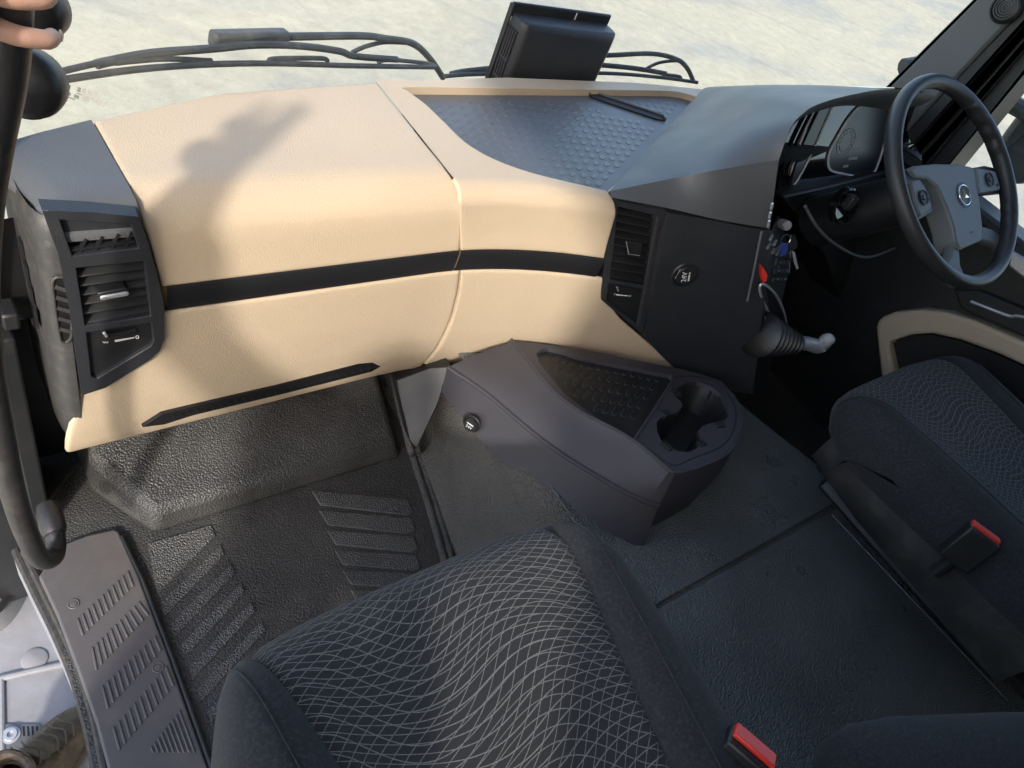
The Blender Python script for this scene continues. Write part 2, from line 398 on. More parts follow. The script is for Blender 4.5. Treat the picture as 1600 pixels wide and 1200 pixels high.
# left bars: run along one diagonal, one after another towards the camera
for i in range(8):
    a = [(250+14.5*i, 942+34*i), (345+16*i, 850+29.5*i), (352+16*i, 868+29.5*i), (345+16*i, 874+29.5*i), (255+15*i, 966+33*i)]
    pad_poly(a)
pad_poly([(230, 850), (330, 820), (338, 838), (246, 928)])
for i in range(6):
    a = [(484+12*i, 768+31*i), (492+12*i, 780+31*i), (642+3*i, 795+29*i), (640+3*i, 781+29*i)]
    b = [(492+12*i, 783+31*i), (500+12*i, 797+31*i), (646+3*i, 818+28*i), (643+3*i, 800+29*i)]
    pad_poly([(486+12*i, 767+31*i), (500+12*i, 790+31*i), (636+4*i, 806+29*i), (646+4*i, 801+29*i), (638+4*i, 781+29*i), (620+4*i, 779+29*i)])

# engine tunnel between the seats
TZ = .30
def tf_(y): return .018+.20*min(max(y-.46, 0), .32)
tun = st('engine_tunnel', loft([[V((.745+tf_(y), y, 0)), V((.77+tf_(y), y, .06)), V((.80+tf_(y), y, TZ-.06)), V((.825+tf_(y), y, TZ-.012)), V((.85+tf_(y), y, TZ)),
                                 V((1.2, y, TZ)), V((xe-.06, y, TZ)), V((xe-.015, y, TZ)), V((xe, y, TZ-.012)), V((xe+.02, y, .0))] for y, xe in ((-1.35, 1.66), (-.6, 1.66), (0, 1.66), (.19, 1.628), (.42, 1.568), (.8, 1.45), (1.06, 1.40))], False), 'tunnel_vinyl', angle=50)
# front flank of the tunnel in pebbled rubber, reaching down into the footwell
obj('tunnel_flank', loft([[V((.740+tf_(y), y, .004)), V((.762+tf_(y), y, .06)), V((.793+tf_(y), y, TZ-.055)), V((.818+tf_(y), y, TZ-.008)), V((.85+tf_(y), y, TZ+.004)), V((.90+tf_(y), y, TZ+.0115))] for y in (.30, .4, .5, .7, .95)], False), 'flank_rubber_lit', tun, angle=60)
# two loose vinyl mats on the tunnel
sA, sB = onz((1040, 940), TZ), onz((1290, 800), TZ)
c2 = onz((1572, 1092), TZ)
mt1 = obj('tunnel_mat', prism([V((.852, -.8, TZ+.002)), V((.852, sA.y-.004, TZ+.002)), V((sB.x+.003, sB.y-.004, TZ+.002)), V((sB.x+.045, -.8, TZ+.002))], (0, 0, .008)), 'tunnel_vinyl', tun, bevel=.003)
p1, p2 = onz((1165, 645), TZ), onz((1283, 737), TZ)
mt2 = obj('tunnel_mat', prism([V((.862, sA.y+.004, TZ+.002)), V((.862, .85, TZ+.002)), V((p1.x-.03, .85, TZ+.002)), V((p1.x, p1.y, TZ+.002)), V((p2.x, p2.y, TZ+.002)), V((sB.x+.05, sB.y+.004, TZ+.002))], (0, 0, .008)), 'tunnel_vinyl', tun, bevel=.003)
# stitched hem of the rear mat: a row of stitches
sd = mesh('stitch', *bar((0, -.004, 0), (0, .004, 0), .0022, .0012)); fin(sd); sd.materials.append(MT['grey_ink'])
h0, h1 = onz((1302, 806), TZ+.0105), onz((1572, 1092), TZ+.0105)
hemN = 58
hd = (h1-h0); ang = math.atan2(hd.x, -hd.y)
for i in range(hemN):
    p = h0.lerp(h1, i/(hemN-1)); inst('stitch', sd, Matrix.Translation(p) @ Matrix.Rotation(ang, 4, 'Z'), mt1)
# driver's footwell
dfl = st('floor_driver', grid([[V((x, y, .02)) for x in (1.38, 1.9, 2.31)] for y in (-.7, 0, .5, 1.06)]), 'floor_rubber')
for i in range(7):
    y = .80-.055*i
    obj('tread_pad', prism([V((1.72, y, .018)), V((2.02, y+.02, .018)), V((2.02, y-.018, .018)), V((1.72, y-.038, .018))], (0, 0, .008)), 'floor_rubber', dfl, bevel=.003)
st('firewall', join(box(.03, 2.31, 1.0, 1.03, -.02, .54)), 'plain_black')

# ================================================================== DASHBOARD
ZT = .755
def yoff(x): return -.074*(max(x-.715, 0)/.355)**1.8
def yprof(z): return interp(z, [(.225, .86), (.24, .838), (.28, .818), (.35, .806), (.45, .801), (.568, .80), (.617, .80), (.70, .812), (.755, .83)])
def dpt(px, py, off=0):
    """point of the dashboard's front face seen at a pixel"""
    r = ray(px, py); lo, hi = .3, 2.6
    def f(t): p = r*t; return p.y-(yprof(H+p.z)+yoff(p.x))
    for _ in range(60):
        m = (lo+hi)/2
        if f(m) > 0: hi = m
        else: lo = m
    p = V((0, 0, H))+r*lo
    return p+dnorm(p)*off
def dnorm(p):
    e = .002
    dx = (yoff(p.x+e)-yoff(p.x-e))/(2*e); dz = (yprof(p.z+e)-yprof(p.z-e))/(2*e)
    return V((dx, -1, dz)).normalized()
def yback(x): return interp(x, [(.06, .93), (.19, .99), (.4, 1.075), (.714, 1.13), (1.04, 1.176), (1.5, 1.185), (1.75, 1.17), (2.05, 1.08), (2.2, .98)])

dash = thing('dashboard', 'two-tone beige and black truck dashboard running under the windscreen', 'dashboard', (1.1, 1.0, .5))

LIP = [(0, -.008), (.0008, -.004), (.002, -.0015), (.0045, -.0003), (.008, 0)]
def lipped(n, length):
    """sample positions 0..1 with rolled-in edges, and their normal offsets"""
    us = [(d/length, o) for d, o in LIP]
    us += [(u/(n), 0) for u in range(1, n)]
    us += [(1-d/length, o) for d, o in reversed(LIP)]
    return us
def panel(name, prof, xl, xr, nu, lip_v=True, mat='beige', open_top=False):
    """prof: list of (y or None, z) from back/top to bottom; xl, xr functions of profile fraction"""
    P = [V((0, a, b)) for a, b in prof]; Ls = [0]
    for a, b in zip(P, P[1:]): Ls.append(Ls[-1]+(b-a).length)
    tot = Ls[-1]
    def at(s):
        i = 0
        while i < len(P)-2 and Ls[i+1] < s: i += 1
        t = (s-Ls[i])/max(Ls[i+1]-Ls[i], 1e-9); return P[i].lerp(P[i+1], t), (P[i+1]-P[i]).normalized()
    vs = sorted(set([(round(d, 5), o) for d, o in LIP]+[(round(l, 5), 0) for l in Ls[1:-1] if .009 < l < tot-.009]+[(round(tot-d, 5), o) for d, o in LIP]+[(tot*k/14, 0) for k in range(1, 14) if .009 < tot*k/14 < tot-.009]))
    us = lipped(nu, .55); rows = []
    for s, ov in vs:
        if open_top and s < .02: ov = 0
        p, tg = at(s); nrm = V((0, tg.z, -tg.y))      # outward: up / to the rear
        row = []
        for u, ou in us:
            x = xl(s/tot)+(xr(s/tot)-xl(s/tot))*u
            yy = p.y if (p.y < .93 or name != 'glovebox_lid') else .93+(p.y-.93)*(yback(x)-.93)/.198
            zz = p.z-(.020*max(0, 1-x/.65)*min(max((.40-p.z)/.15, 0), 1) if name == 'lower_panel' else 0)
            q = V((x, yy+yoff(x), zz))+nrm*min(ov, ou)
            row.append(q)
        rows.append(row)
    return obj(name, grid(rows), mat, dash, angle=60)
def arc(cy, cz, r, a0, a1, n):
    return [(cy+r*math.cos(math.radians(a0+(a1-a0)*k/n)), cz+r*math.sin(math.radians(a0+(a1-a0)*k/n))) for k in range(n+1)]

seamU = lambda f: interp(f, [(0, .714), (.45, .714), (.62, .716), (.75, .735), (1, .757)])
# glove box lid: flat top, soft roll, front face
prof_u = [(1.128, ZT+.004), (1.0, ZT+.004), (.93, ZT+.003)]+arc(.875, ZT-.067, .07, 90, 172, 8)+[(.802, .64), (.800, .6175)]
panel('glovebox_lid', prof_u, lambda f: interp(f, [(0, .2045), (.5, .208), (.7, .213), (1, .238)]), lambda f: seamU(f)-.0015, 40)
# right of the seam: face below the tray rim
XV0, XV1 = dpt(953, 314).x-.004, dpt(942, 404).x+.004
prof_r = arc(.838, ZT-.036, .036, 90, 175, 7)+[(.802, .66), (.800, .6175)]
panel('centre_pad', prof_r, lambda f: interp(f, [(0, .716), (.3, .718), (1, .7585)]), lambda f: XV0+(XV1-XV0)*f, 24, open_top=True)
# lower panels, split by the curved seam
seam_px = [(721, 422), (718, 455), (708, 495), (690, 535), (668, 562), (652, 578)]
sp3 = [dpt(*p) for p in seam_px]
def seamL(z): return interp(-z, [(-p.z, p.x) for p in sp3])
prof_l = [(.800, .5665), (.801, .45), (.804, .38), (.810, .32), (.818, .28), (.828, .252), (.842, .236), (.862, .230)]
zl = lambda f: .5665+(.23-.5665)*f
panel('lower_panel', prof_l, lambda f: interp(f, [(0, .122), (.45, .118), (.62, .104), (.75, .095), (.88, .094), (.95, .099), (1, .115)]), lambda f: seamL(zl(f))-.0015, 36)
KN = sorted((-p.z, p.x+o) for p, o in [(dpt(942, 420), .004), (dpt(941, 455), .006), (dpt(960, 490), .010), (dpt(1005, 527), .012), (dpt(1060, 578), .03), (dpt(1100, 615), .04)])
panel('knee_panel', prof_l, lambda f: seamL(zl(f))+.0015, lambda f: interp(-zl(f), KN), 40)
# dark stripe in the slot between them
def stripe(name, x0, x1, n):
    rows = []
    for z, o in [(.6185, .012), (.6165, .003), (.614, .0012), (.592, .0006), (.571, .0012), (.5675, .003), (.5655, .012)]:
        rows.append([V((x0+(x1-x0)*k/n, .80+yoff(x0+(x1-x0)*k/n)+o, z)) for k in range(n+1)])
    return obj(name, grid(rows), 'trim_stripe', dash, angle=50)
stripe('trim_stripe', .244, .7565, 16); stripe('trim_stripe', .7595, XV1+.004, 14)
# core behind the panels so that the seams stay dark
obj('carcass', loft([[V((x, .845+yoff(x), .25)), V((x, .824+yoff(x), .40)), V((x, .824+yoff(x), .70)), V((x, .86+yoff(x), .725)), V((x, .98, .733)), V((x, .98, .25))] for x in (.13, .4, .715, .85, .98)]), 'seam_beige', dash)

# low slotted vent at the foot of the dashboard
slot_px = [(220, 660), (250, 641), (275, 635), (430, 600), (560, 568), (582, 566), (594, 572), (580, 580), (430, 615), (300, 643), (255, 656)]
sl3 = [dpt(*p, .0015+.0085*max(0, 1-(p[0]-220)/340)) for p in slot_px]
slot = obj('slot_grille', prism(sl3, (0, .012, 0)), 'deep_black', dash)
for k in range(26):
    t = k/25; a = (266+308*t, 640-68*t); b = (270+308*t, 647.5-69*t)
    o_ = .002+.0085*max(0, 1-(a[0]-220)/340); obj('grille_bar', bar(dpt(*a, o_), dpt(*b, o_), .0022, .0025, up=(0, 1, 0)), 'plain_black', slot)
for (a, b) in [((258, 647), (583, 573))]:
    obj('grille_bar', bar(dpt(*a, .0095), dpt(*b, .002), .0012, .0025, up=(0, 1, 0)), 'plain_black', slot)

# ---- black corner cap and passenger side vent
cap_top = [onz((145, 192), ZT+.004), onz((219, 337), ZT+.004)]
capv = [V((.203, 1.0, ZT+.003)), V((.2095, .89, ZT+.003)), V((.214, .815, ZT-.004)), V((.222, .797, .70)), V((.10, .797, .70)), V((.098, .815, ZT-.004)), V((.094, .84, ZT+.001)), V((.06, .93, ZT+.001)), V((.075, .955, ZT+.002))]
def capmesh():
    rows = []
    for k in range(9):
        t = k/8
        xl, xr = .062+.04*min(1, t*1.3), .2025+.0105*t
        yb, yf = .930+.066, .80
        row = []
        for i in range(7):
            u = i/6; x = xl+(xr-xl)*u
            back = interp(x, [(.06, .925), (.12, .962), (.205, 1.0)])
            s = back+(yf-.004-back)*t
            z = ZT+.004
            if s < .84: q = (.84-s)/.044; z -= .03*(1-math.sqrt(max(0, 1-min(q, 1)**2)))
            z -= .010*max(0, 1-(x-xl)/.02)**2
            row.append(V((x, s, z)))
        rows.append(row)
    return grid(rows, (0, 0, -.010))
obj('corner_cap', capmesh(), 'cowl_lit', dash, angle=50)
# end cap: rounded dirty grey side piece
def endcap():
    rows = []
    for z in [.752, .746, .735, .70, .60, .50, .42, .36, .30, .27, .245]:
        k = interp(z, [(.25, .05), (.30, .022), (.42, .0), (.735, .0), (.752, .012)])
        r = []
        for (x, y) in [(.118, .7935), (.110, .7945), (.102, .799), (.096, .808), (.092, .822), (.088, .85), (.086, .90), (.085, .98)]:
            r.append(V((x+k*.15, y+k, z)))
        rows.append(r)
    return grid(rows)
ec = obj('end_cap', endcap(), 'dirty_plastic', dash, angle=60)
def ecp(px, py, x): return onx((px, py), x)
# little oval grille in the end cap
oc = [ (100, 424), (108, 440), (108, 505), (104, 520), (94, 523), (88, 510), (78, 440), (80, 424), (90, 421)]
def ep(px, py, o=0):
    p = ony((px, py), .806); t = min(max((p.x-.086)/.03, 0), 1)
    return V((p.x, .806-o, p.z))
base = [ep(px, py, .0135) for px, py in oc]
og = obj('oval_grille', prism(base, (0, .01, 0)), 'deep_black', ec)
obj('grille_rim', tube(catmull([p+V((0, -.001, 0)) for p in base], 4, True)+[base[0]+V((0, -.001, 0))], .0022, 8), 'dirty_plastic', og)
for k in range(5):
    t = (k+.7)/5.6; a = ep(80+9*t+1, 424+92*t, .0145); b = ep(106+1*t, 432+88*t, .0145)
    obj('slat', bar(a, b, .004, .006, up=(0, 0, 1)), 'dirty_plastic', og)
# recessed slots on the far side of the end cap
for k in range(4):
    z = .66-.03*k
    obj('side_slot', box(.0835, .0862, .87-.012*k, .885-.012*k, z-.035, z), 'deep_black', ec)

def plate_px(name, pts, off, th, mat, parent, bevel=.002, y=None, seg=2):
    P = [dpt(*p, off) for p in pts] if y is None else [ony(p, y) for p in pts]
    return obj(name, prism(P, (0, th, 0)), mat, parent, bevel=bevel, seg=seg)
def quad_pt(q, u, v):
    a, b, c, d = [V((*p, 0)) for p in q]
    p = a.lerp(b, u).lerp(d.lerp(c, u), v); return (p.x, p.y)

# passenger vent: frame with openings
vo = [(66, 329), (140, 332), (217, 339), (229, 372), (246, 430), (256, 475), (257, 530), (250, 548), (235, 562), (165, 606), (128, 618), (119, 560), (108, 480), (92, 400)]
hole_a = [(93, 343), (205, 351), (217, 388), (113, 401)]
hole_b = [(119, 419), (226, 408), (236, 494), (133, 510)]
hole_c = [(135, 520), (237, 504), (240, 533), (236, 541), (152, 592), (143, 589)]
VY = .789
def onv(p): return ony(p, VY)
pv = obj('side_vent', holed([onv(p) for p in vo], [[onv(p) for p in hole_a], [onv(p) for p in hole_b], [onv(p) for p in hole_c]], (0, .012, 0)), 'soft_black', dash, bevel=.0012, seg=2)
tag(pv, 'black passenger vent frame with louvres, upper lattice and slider')
vol = [onv(p) for p in vo]
obj('frame_edge', loft([[p+V((0, .0005, 0)) for p in vol], [p+V((0, .022, 0)) for p in vol]], True, False), 'soft_black', pv, angle=60)
# upper shell and lattice
obj('deflector', prism([ony(p, VY+.010) for p in [(93, 343), (205, 351), (209, 362), (100, 376)]], (0, .004, 0)), 'soft_black', pv)
obj('duct', prism([ony(p, VY+.030) for p in [(95, 365), (212, 352), (222, 390), (108, 406)]], (0, .004, 0)), 'deep_black', pv)
lat = [(103, 377), (205, 361), (215, 387), (114, 400)]
for u in (.2, .45, .70, .93):
    a = quad_pt(lat, min(u+.10, 1), 0); b = quad_pt(lat, max(u-.14, 0), 1)
    obj('lattice_bar', bar(ony(a, VY+.008), ony(b, VY+.008), .003, .006, up=(0, 1, 0)), 'plain_black', pv)
obj('lattice_bar', bar(ony(quad_pt(lat, 0, .55), VY+.007), ony(quad_pt(lat, 1, .55), VY+.007), .003, .006, up=(0, 1, 0)), 'plain_black', pv)
# louvres
obj('duct', prism([ony(p, VY+.045) for p in [(108, 400), (236, 390), (248, 520), (122, 530)]], (0, .004, 0)), 'deep_black', pv)
for k in range(6):
    v = (k+.95)/6.3
    a, b = quad_pt(hole_b, 0.01, v), quad_pt(hole_b, .99, v-.02)
    A, B = ony(a, VY+.006), ony(b, VY+.006)
    obj('slat', prism([A, B, B+V((0, .022, .012)), A+V((0, .022, .012))], (0, .0006, -.0028)), 'plain_black', pv, bevel=.0008)
for u in (.17, .4, .63):
    a, b = quad_pt(hole_b, u, 0.02), quad_pt(hole_b, u+.03, .98)
    obj('vane', bar(ony(a, VY+.032), ony(b, VY+.032), .0015, .012, up=(0, 1, 0)), 'plain_black', pv)
kb = obj('knob', prism([ony(p, VY-.004) for p in [(152, 459), (196, 450), (203, 455), (200, 461), (160, 470), (153, 467)]], (0, .02, 0)), 'plain_black', pv, bevel=.002)
obj('knob_trim', prism([ony(p, VY-.0065) for p in [(157, 464), (199, 457), (203, 459), (200, 463), (162, 470), (157, 469)]], (0, .006, 0)), 'satin_metal', kb, bevel=.0018)
# plate with the slider
obj('slider_plate', prism([ony(p, VY+.007) for p in hole_c], (0, .004, 0)), 'plain_black', pv)
obj('slider_slot', prism([ony(p, VY+.0060) for p in [(160, 519), (212, 511), (216, 521), (163, 528)]], (0, .002, 0)), 'deep_black', pv)
obj('slider', tube([ony((163, 523), VY+.003), ony((180, 523), VY+.003), ony((212, 515), VY+.004)], [.005, .0035, .0025], 8), 'socket_black', pv)
obj('slider_tip', bar(ony((162, 519), VY-.001), ony((167, 526), VY-.001), .004, .004, up=(0, 1, 0)), 'satin_metal', pv, bevel=.001)
obj('mark', prism([ony(p, VY+.0062) for p in [(179, 531.5), (210, 527), (210, 528.5), (180, 534.5)]], (0, .0005, 0)), 'white_ink', pv)
xd = (ony((236, 501), VY)-ony((134, 517), VY))
text('mark', '0', .011, frame(ony((214.5, 527), VY+.0062), xd, (0, -1, 0)), 'white_ink', pv)
obj('mark', tube([ony((161+2*k, 535+(1 if k % 2 else -1)), VY+.0062) for k in range(5)], .0006, 6), 'white_ink', pv)

# ---- black centre panel with the second vent and the 24 V socket
def dpatch(name, top, bot, n, m, off, mat, parent, skirt=(0, .02, 0)):
    T, B = resample([V((*p, 0)) for p in top], n), resample([V((*p, 0)) for p in bot], n)
    rows = []
    for j in range(m):
        t = j/(m-1); rows.append([dpt(*T[i].lerp(B[i], t).xy, off) for i in range(n)])
    return obj(name, grid(rows, skirt), mat, parent, angle=50), rows
cp, _ = dpatch('centre_panel', [(1041, 330), (1120, 344), (1203, 358)], [(1006, 524), (1030, 550), (1062, 580), (1120, 605), (1176, 612)], 14, 12, .008, 'soft_black', dash)
vfo = [(953, 311), (1040, 329.5), (1004, 523), (940, 469), (940, 455)]
vh1 = [(966, 323), (1022, 336), (1008, 447), (953, 437)]
vh2 = [(951, 443), (1006, 452), (998, 506), (993, 504), (947, 470)]
A0 = dpt(953, 311, .008); A1 = dpt(1040, 329, .008); A2 = dpt(1004, 523, .008); A3 = dpt(940, 465, .008)
vn = (A1-A0).cross(A3-A0).normalized()
if vn.y > 0: vn = -vn
vc = (A0+A1+A2+A3)/4
def onc(p, o=0): return onpl(p, vc+vn*o, vn)
cv = obj('centre_vent', holed([onc(p) for p in vfo], [[onc(p) for p in vh1], [onc(p) for p in vh2]], -vn*.014), 'soft_black', dash, bevel=.001)
tag(cv, 'narrow black vent with nine louvres beside the socket panel')
vfl = [onc(p) for p in vfo]
obj('frame_edge', loft([[p-vn*.0004 for p in vfl], [p-vn*.03 for p in vfl]], True, False), 'soft_black', cv)
rim = [(1027, 338), (1031, 341), (1000, 508), (994, 510)]
obj('inner_rim', prism([onc(p, .001) for p in rim], -vn*.004), 'console_grey', cv, bevel=.001)
obj('duct', prism([onc(p, -.05) for p in [(945, 300), (1035, 320), (1020, 470), (935, 455)]], -vn*.004), 'deep_black', cv)
for k in range(9):
    v = (k+.75)/9.2
    A, B = onc(quad_pt(vh1, .01, v), -.003), onc(quad_pt(vh1, .99, v), -.003)
    up = (onc((966, 323))-onc((953, 437))).normalized()
    obj('slat', prism([A, B, B-vn*.02+up*.011, A-vn*.02+up*.011], up*-.0022), 'plain_black', cv, bevel=.0006)
kb = obj('knob', prism([onc(p, .003) for p in [(979, 378), (1004, 380), (1001, 400), (984, 398)]], -vn*.012), 'plain_black', cv, bevel=.002)
obj('knob_trim', tube([onc(p, .0045) for p in [(978.5, 377), (982, 397), (1000, 399.5)]], .0009, 6), 'satin_metal', kb)
obj('slider_plate', prism([onc(p, -.007) for p in vh2], -vn*.003), 'plain_black', cv)
obj('slider', prism([onc(p, -.003) for p in [(962, 447), (992, 451), (991, 458), (964, 455)]], -vn*.004), 'socket_black', cv, bevel=.001)
obj('slider_tip', bar(onc((964, 448), .0), onc((966, 455), .0), .003, .003, up=vn), 'satin_metal', cv, bevel=.0006)
obj('mark', prism([onc(p, -.0064) for p in [(963, 459.5), (982, 461.8), (982, 462.6), (963, 461.5)]], vn*.0004), 'white_ink', cv)
xv = (onc((1006, 452))-onc((951, 443)))
text('mark', '0', .008, frame(onc((984.5, 462.5), -.0064), xv, vn), 'white_ink', cv)
text('mark', 'I', .008, frame(onc((960.5, 460), -.0064), xv, vn), 'white_ink', cv)
# socket
sc_ = dpt(1069, 427, .008); sn = dnorm(sc_)
sk = obj('power_socket', lathe(sc_, sn, [(.0325, -.006), (.0325, .001), (.030, .0035), (.0265, .0028), (.0245, -.001), (.0245, -.004)], 36), 'socket_black', cp)
sc2 = sc_+sn*.0; M24 = frame(sc_+sn*.0052+V((0, 0, 0)), dpt(1079, 410)-dpt(1072, 445), sn)
capo = obj('socket_cap', lathe(sc_, sn, [(.0225, -.003), (.0225, .003), (.0205, .005), (.0, .005)], 32), 'plain_black', sk)
text('lettering', '24V', .0165, M24 @ Matrix.Translation((-.001, .0035, 0)), 'white_ink', capo)
obj('lettering', bar(M24 @ V((-.0125, -.0070, 0)), M24 @ V((.004, -.0070, 0)), .0034, .0006, up=sn), 'white_ink', capo)
obj('lettering', bar(M24 @ V((.0065, -.0070, 0)), M24 @ V((.0095, -.0070, 0)), .0034, .0006, up=sn), 'white_ink', capo)
obj('cap_tab', bar(dpt(1052, 430, .0125), dpt(1060, 415, .0125), .0012, .001, up=sn), 'satin_metal', capo)

# ---- top tray on the centre of the dashboard
def oz(p, z=ZT): return onz(p, z)
tr_px = [(634, 140), (640, 136), (780, 138), (1000, 141), (1056, 143), (1088, 151), (952, 299), (900, 287), (845, 274), (800, 260), (760, 243), (725, 221), (695, 192), (665, 163)]
tr = [oz(p) for p in tr_px]
tr = catmull(tr[:6], 3)+[tr[6]]+catmull(tr[7:], 3)
def top_outer():
    o = [V((.716, 1.146, ZT))]
    for k in range(13): x = .72+(1.74-.72)*k/12; o.append(V((x, max(1.146, yback(x)), ZT)))
    o.append(V((1.74, 1.10, ZT))); o.append(V((XV0, .838+yoff(XV0), ZT)))
    for k in range(10, -1, -1): x = .7165+(XV0-.004-.7165)*k/10; o.append(V((x, .838+yoff(x), ZT)))
    return o
rim_ = obj('top_rim', holed(top_outer(), [tr], (0, 0, -.02)), 'beige', dash, bevel=.004, seg=3)
ty = obj('tray_mat', prism([V((p.x, p.y, ZT-.016)) for p in tr], (0, 0, -.006)), 'tray_black', dash)
# raised tongues on the tray mat
def nub_mesh(name, w_, l_, h_, mat):
    P = [(-w_/2, l_/2), (w_/2, l_/2), (w_/2, -l_*.25), (w_*.32, -l_*.45), (0, -l_/2), (-w_*.32, -l_*.45), (-w_/2, -l_*.25)]
    top = [V((x*.8, y*.9, h_)) for x, y in P]; bot = [V((x, y, 0)) for x, y in P]
    top[0] = V((-w_*.4, l_*.45, h_*.25)); top[1] = V((w_*.4, l_*.45, h_*.25))
    me = mesh(name, *loft([bot, top])); fin(me, 25); me.materials.append(MT[mat]); return me
def inside(p, poly):
    c = False; n = len(poly)
    for i in range(n):
        a, b = poly[i], poly[i-1]
        if (a.y > p.y) != (b.y > p.y) and p.x < (b.x-a.x)*(p.y-a.y)/(b.y-a.y)+a.x: c = not c
    return c
nub = nub_mesh('nub', .0125, .0215, .0009, 'tray_black')
e1 = (oz((952, 299))-oz((1088, 151))).normalized()      # along the cowl edge, to the rear
e2 = V((1, 0, 0))
cnt = 0
slot_c = [oz(p) for p in [(915, 138), (1050, 180), (1045, 192), (910, 155)]]
for i in range(-2, 24):
    for j in range(0, 40):
        p = oz((1080, 154))+e1*(.038*i+.02)+V((-1, .0, 0))*(.0265*j+.012)+V((0, .20, 0))*(.0265*j)
        q = V((p.x, p.y, ZT))
        if inside(q, tr) and all(inside(q+V((a, b, 0)), tr) for a, b in ((.018, 0), (-.018, 0), (0, .018), (0, -.018))) and not inside(q, slot_c) and cnt < 290:
            M = Matrix.Translation((q.x, q.y, ZT-.016)) @ Matrix.Rotation(math.atan2(e1.x, -e1.y), 4, 'Z')
            inst('nub', nub, M, ty); cnt += 1
print('tray nubs', cnt)
# document slot in the tray
s_ = [onz(p, ZT-.012) for p in [(920, 145), (927, 143), (1036, 180), (1041, 187), (1028, 186), (924, 151)]]
obj('paper_slot', prism(s_, (0, 0, -.006)), 'deep_black', ty)
obj('slot_lip', tube([onz(p, ZT-.010) for p in [(920, 146), (928, 143.5), (1036, 180), (1041, 186)]], .0025, 8), 'tray_black', ty)

# ---- driver's cowl: soft black hood over the instruments
LIPY = [((1203, 357), .595), ((1210, 300), .615), ((1217, 250), .64), ((1235, 200), .665), ((1254, 178), .675), ((1278, 163), .68), ((1330, 148), .70), ((1395, 139), .72), ((1460, 150), .735)]
lip3 = [ony(p, y) for p, y in LIPY]
Bp = lip3[0]
row_a = [dpt(951, 305, .012), dpt(1040, 322, .012), dpt(1120, 338, .012), lip3[0]]
row_b = [oz((952, 299), ZT+.006), ony((1050, 281), .765), ony((1130, 268), .70), lip3[2]]
row_b[1] = ony((1050, 279), .745); row_b[2] = ony((1130, 264), .69)
row_c = [oz((1000, 246), ZT+.004), ony((1080, 225), .83), ony((1160, 210), .74), lip3[3]]
row_d = [oz((1045, 197), ZT+.004), ony((1115, 178), .92), ony((1190, 166), .80), lip3[4]]
def back_row(L0, lip, bul):
    return [L0]+[L0.lerp(lip, t)+V((0, 0, bul*math.sin(math.pi*t))) for t in (.36, .70)]+[lip]
row_e = back_row(oz((1088, 151), ZT+.004), lip3[5], .018)
row_f = back_row(V((1.76, 1.165, ZT+.010)), lip3[6], .010)
row_g = back_row(V((1.88, 1.14, ZT+.02)), lip3[7], .010)
row_h = back_row(V((2.08, 1.05, ZT+.025)), lip3[8], .0)
ROWS = [row_a, [a.lerp(b, .5) for a, b in zip(row_a, row_b)], row_b, row_c, row_d, row_e, row_f, row_g, row_h]
ROWS[1][-1] = lip3[1]
def smooth_rows(rows, nu, nv):
    R1 = [catmull(r, nu) for r in rows]
    cols = [catmull([r[i] for r in R1], nv) for i in range(len(R1[0]))]
    return [[c[j] for c in cols] for j in range(len(cols[0]))]
rows = smooth_rows(ROWS[:3], 5, 3)+smooth_rows(ROWS[2:], 5, 4)
lipline = [r[-1] for r in rows]
# roll the lip under
inn = V((.02, .012, -.012))
for r in rows:
    e = r[-1]; r += [e+V((.005, .001, -.005)), e+V((.011, .004, -.014)), e+V((.020, .018, -.036)), e+V((.04, .08, -.09))]
cw = obj('instrument_cowl', grid(rows), 'cowl_lit', dash, angle=34, fixn=False)

# ---- instrument cluster inside the cowl
cn = V((-.12, -.93, .34)).normalized(); cc = ony((1330, 220), .80)
def onk(p, o=0): return onpl(p, cc+cn*o, cn)
cl = obj('instrument_cluster', prism([onk(p) for p in [(1196, 345), (1215, 235), (1262, 152), (1330, 136), (1480, 140), (1450, 300), (1330, 300), (1240, 330)]], -cn*.01), 'gloss_black', dash)
w1 = [(1294, 258), (1296, 238), (1308, 215), (1324, 188), (1340, 169), (1352, 164), (1378, 165), (1389, 170), (1391, 182), (1384, 215), (1374, 250), (1364, 270), (1340, 275), (1315, 271), (1300, 267)]
w2 = [(1231, 298), (1244, 285), (1254, 268), (1275, 226), (1300, 169), (1298, 167), (1282, 168), (1271, 176), (1262, 195), (1248, 230), (1238, 262)]
g1 = obj('gauge_window', prism([onk(p, .0015) for p in w1], -cn*.003), 'gauge_face', cl)
obj('chrome_rim', tube(catmull([onk(p, .003) for p in w1], 4, True)+[onk(w1[0], .003)], .0030, 8), 'bezel_silver', g1)
g2 = obj('gauge_window', prism([onk(p, .0015) for p in w2], -cn*.003), 'gauge_face', cl)
obj('chrome_rim', tube([onk(p, .003) for p in w2]+[onk(w2[0], .003)], .0026, 8), 'bezel_silver', g2)
def circ(c, n, r, k=28, a0=0, a1=360):
    n = V(n).normalized(); u = n.orthogonal().normalized(); s = n.cross(u)
    return [V(c)+(u*math.cos(math.radians(a0+(a1-a0)*i/k))+s*math.sin(math.radians(a0+(a1-a0)*i/k)))*r for i in range(k+1)]
obj('dial_ring', tube(circ(onk((1322, 222), .002), cn, .034), .0012, 6), 'grey_ink', g1)
obj('dial_ring', tube(circ(onk((1322, 222), .002), cn, .024), .0009, 6), 'grey_ink', g1)
for k in range(15):
    a = math.radians(20+k*22); u = cn.orthogonal().normalized(); s = cn.cross(u); d = u*math.cos(a)+s*math.sin(a); c = onk((1322, 222), .002)
    obj('dial_tick', bar(c+d*.026, c+d*.031, .0014, .0006, up=cn), 'white_ink', g1)
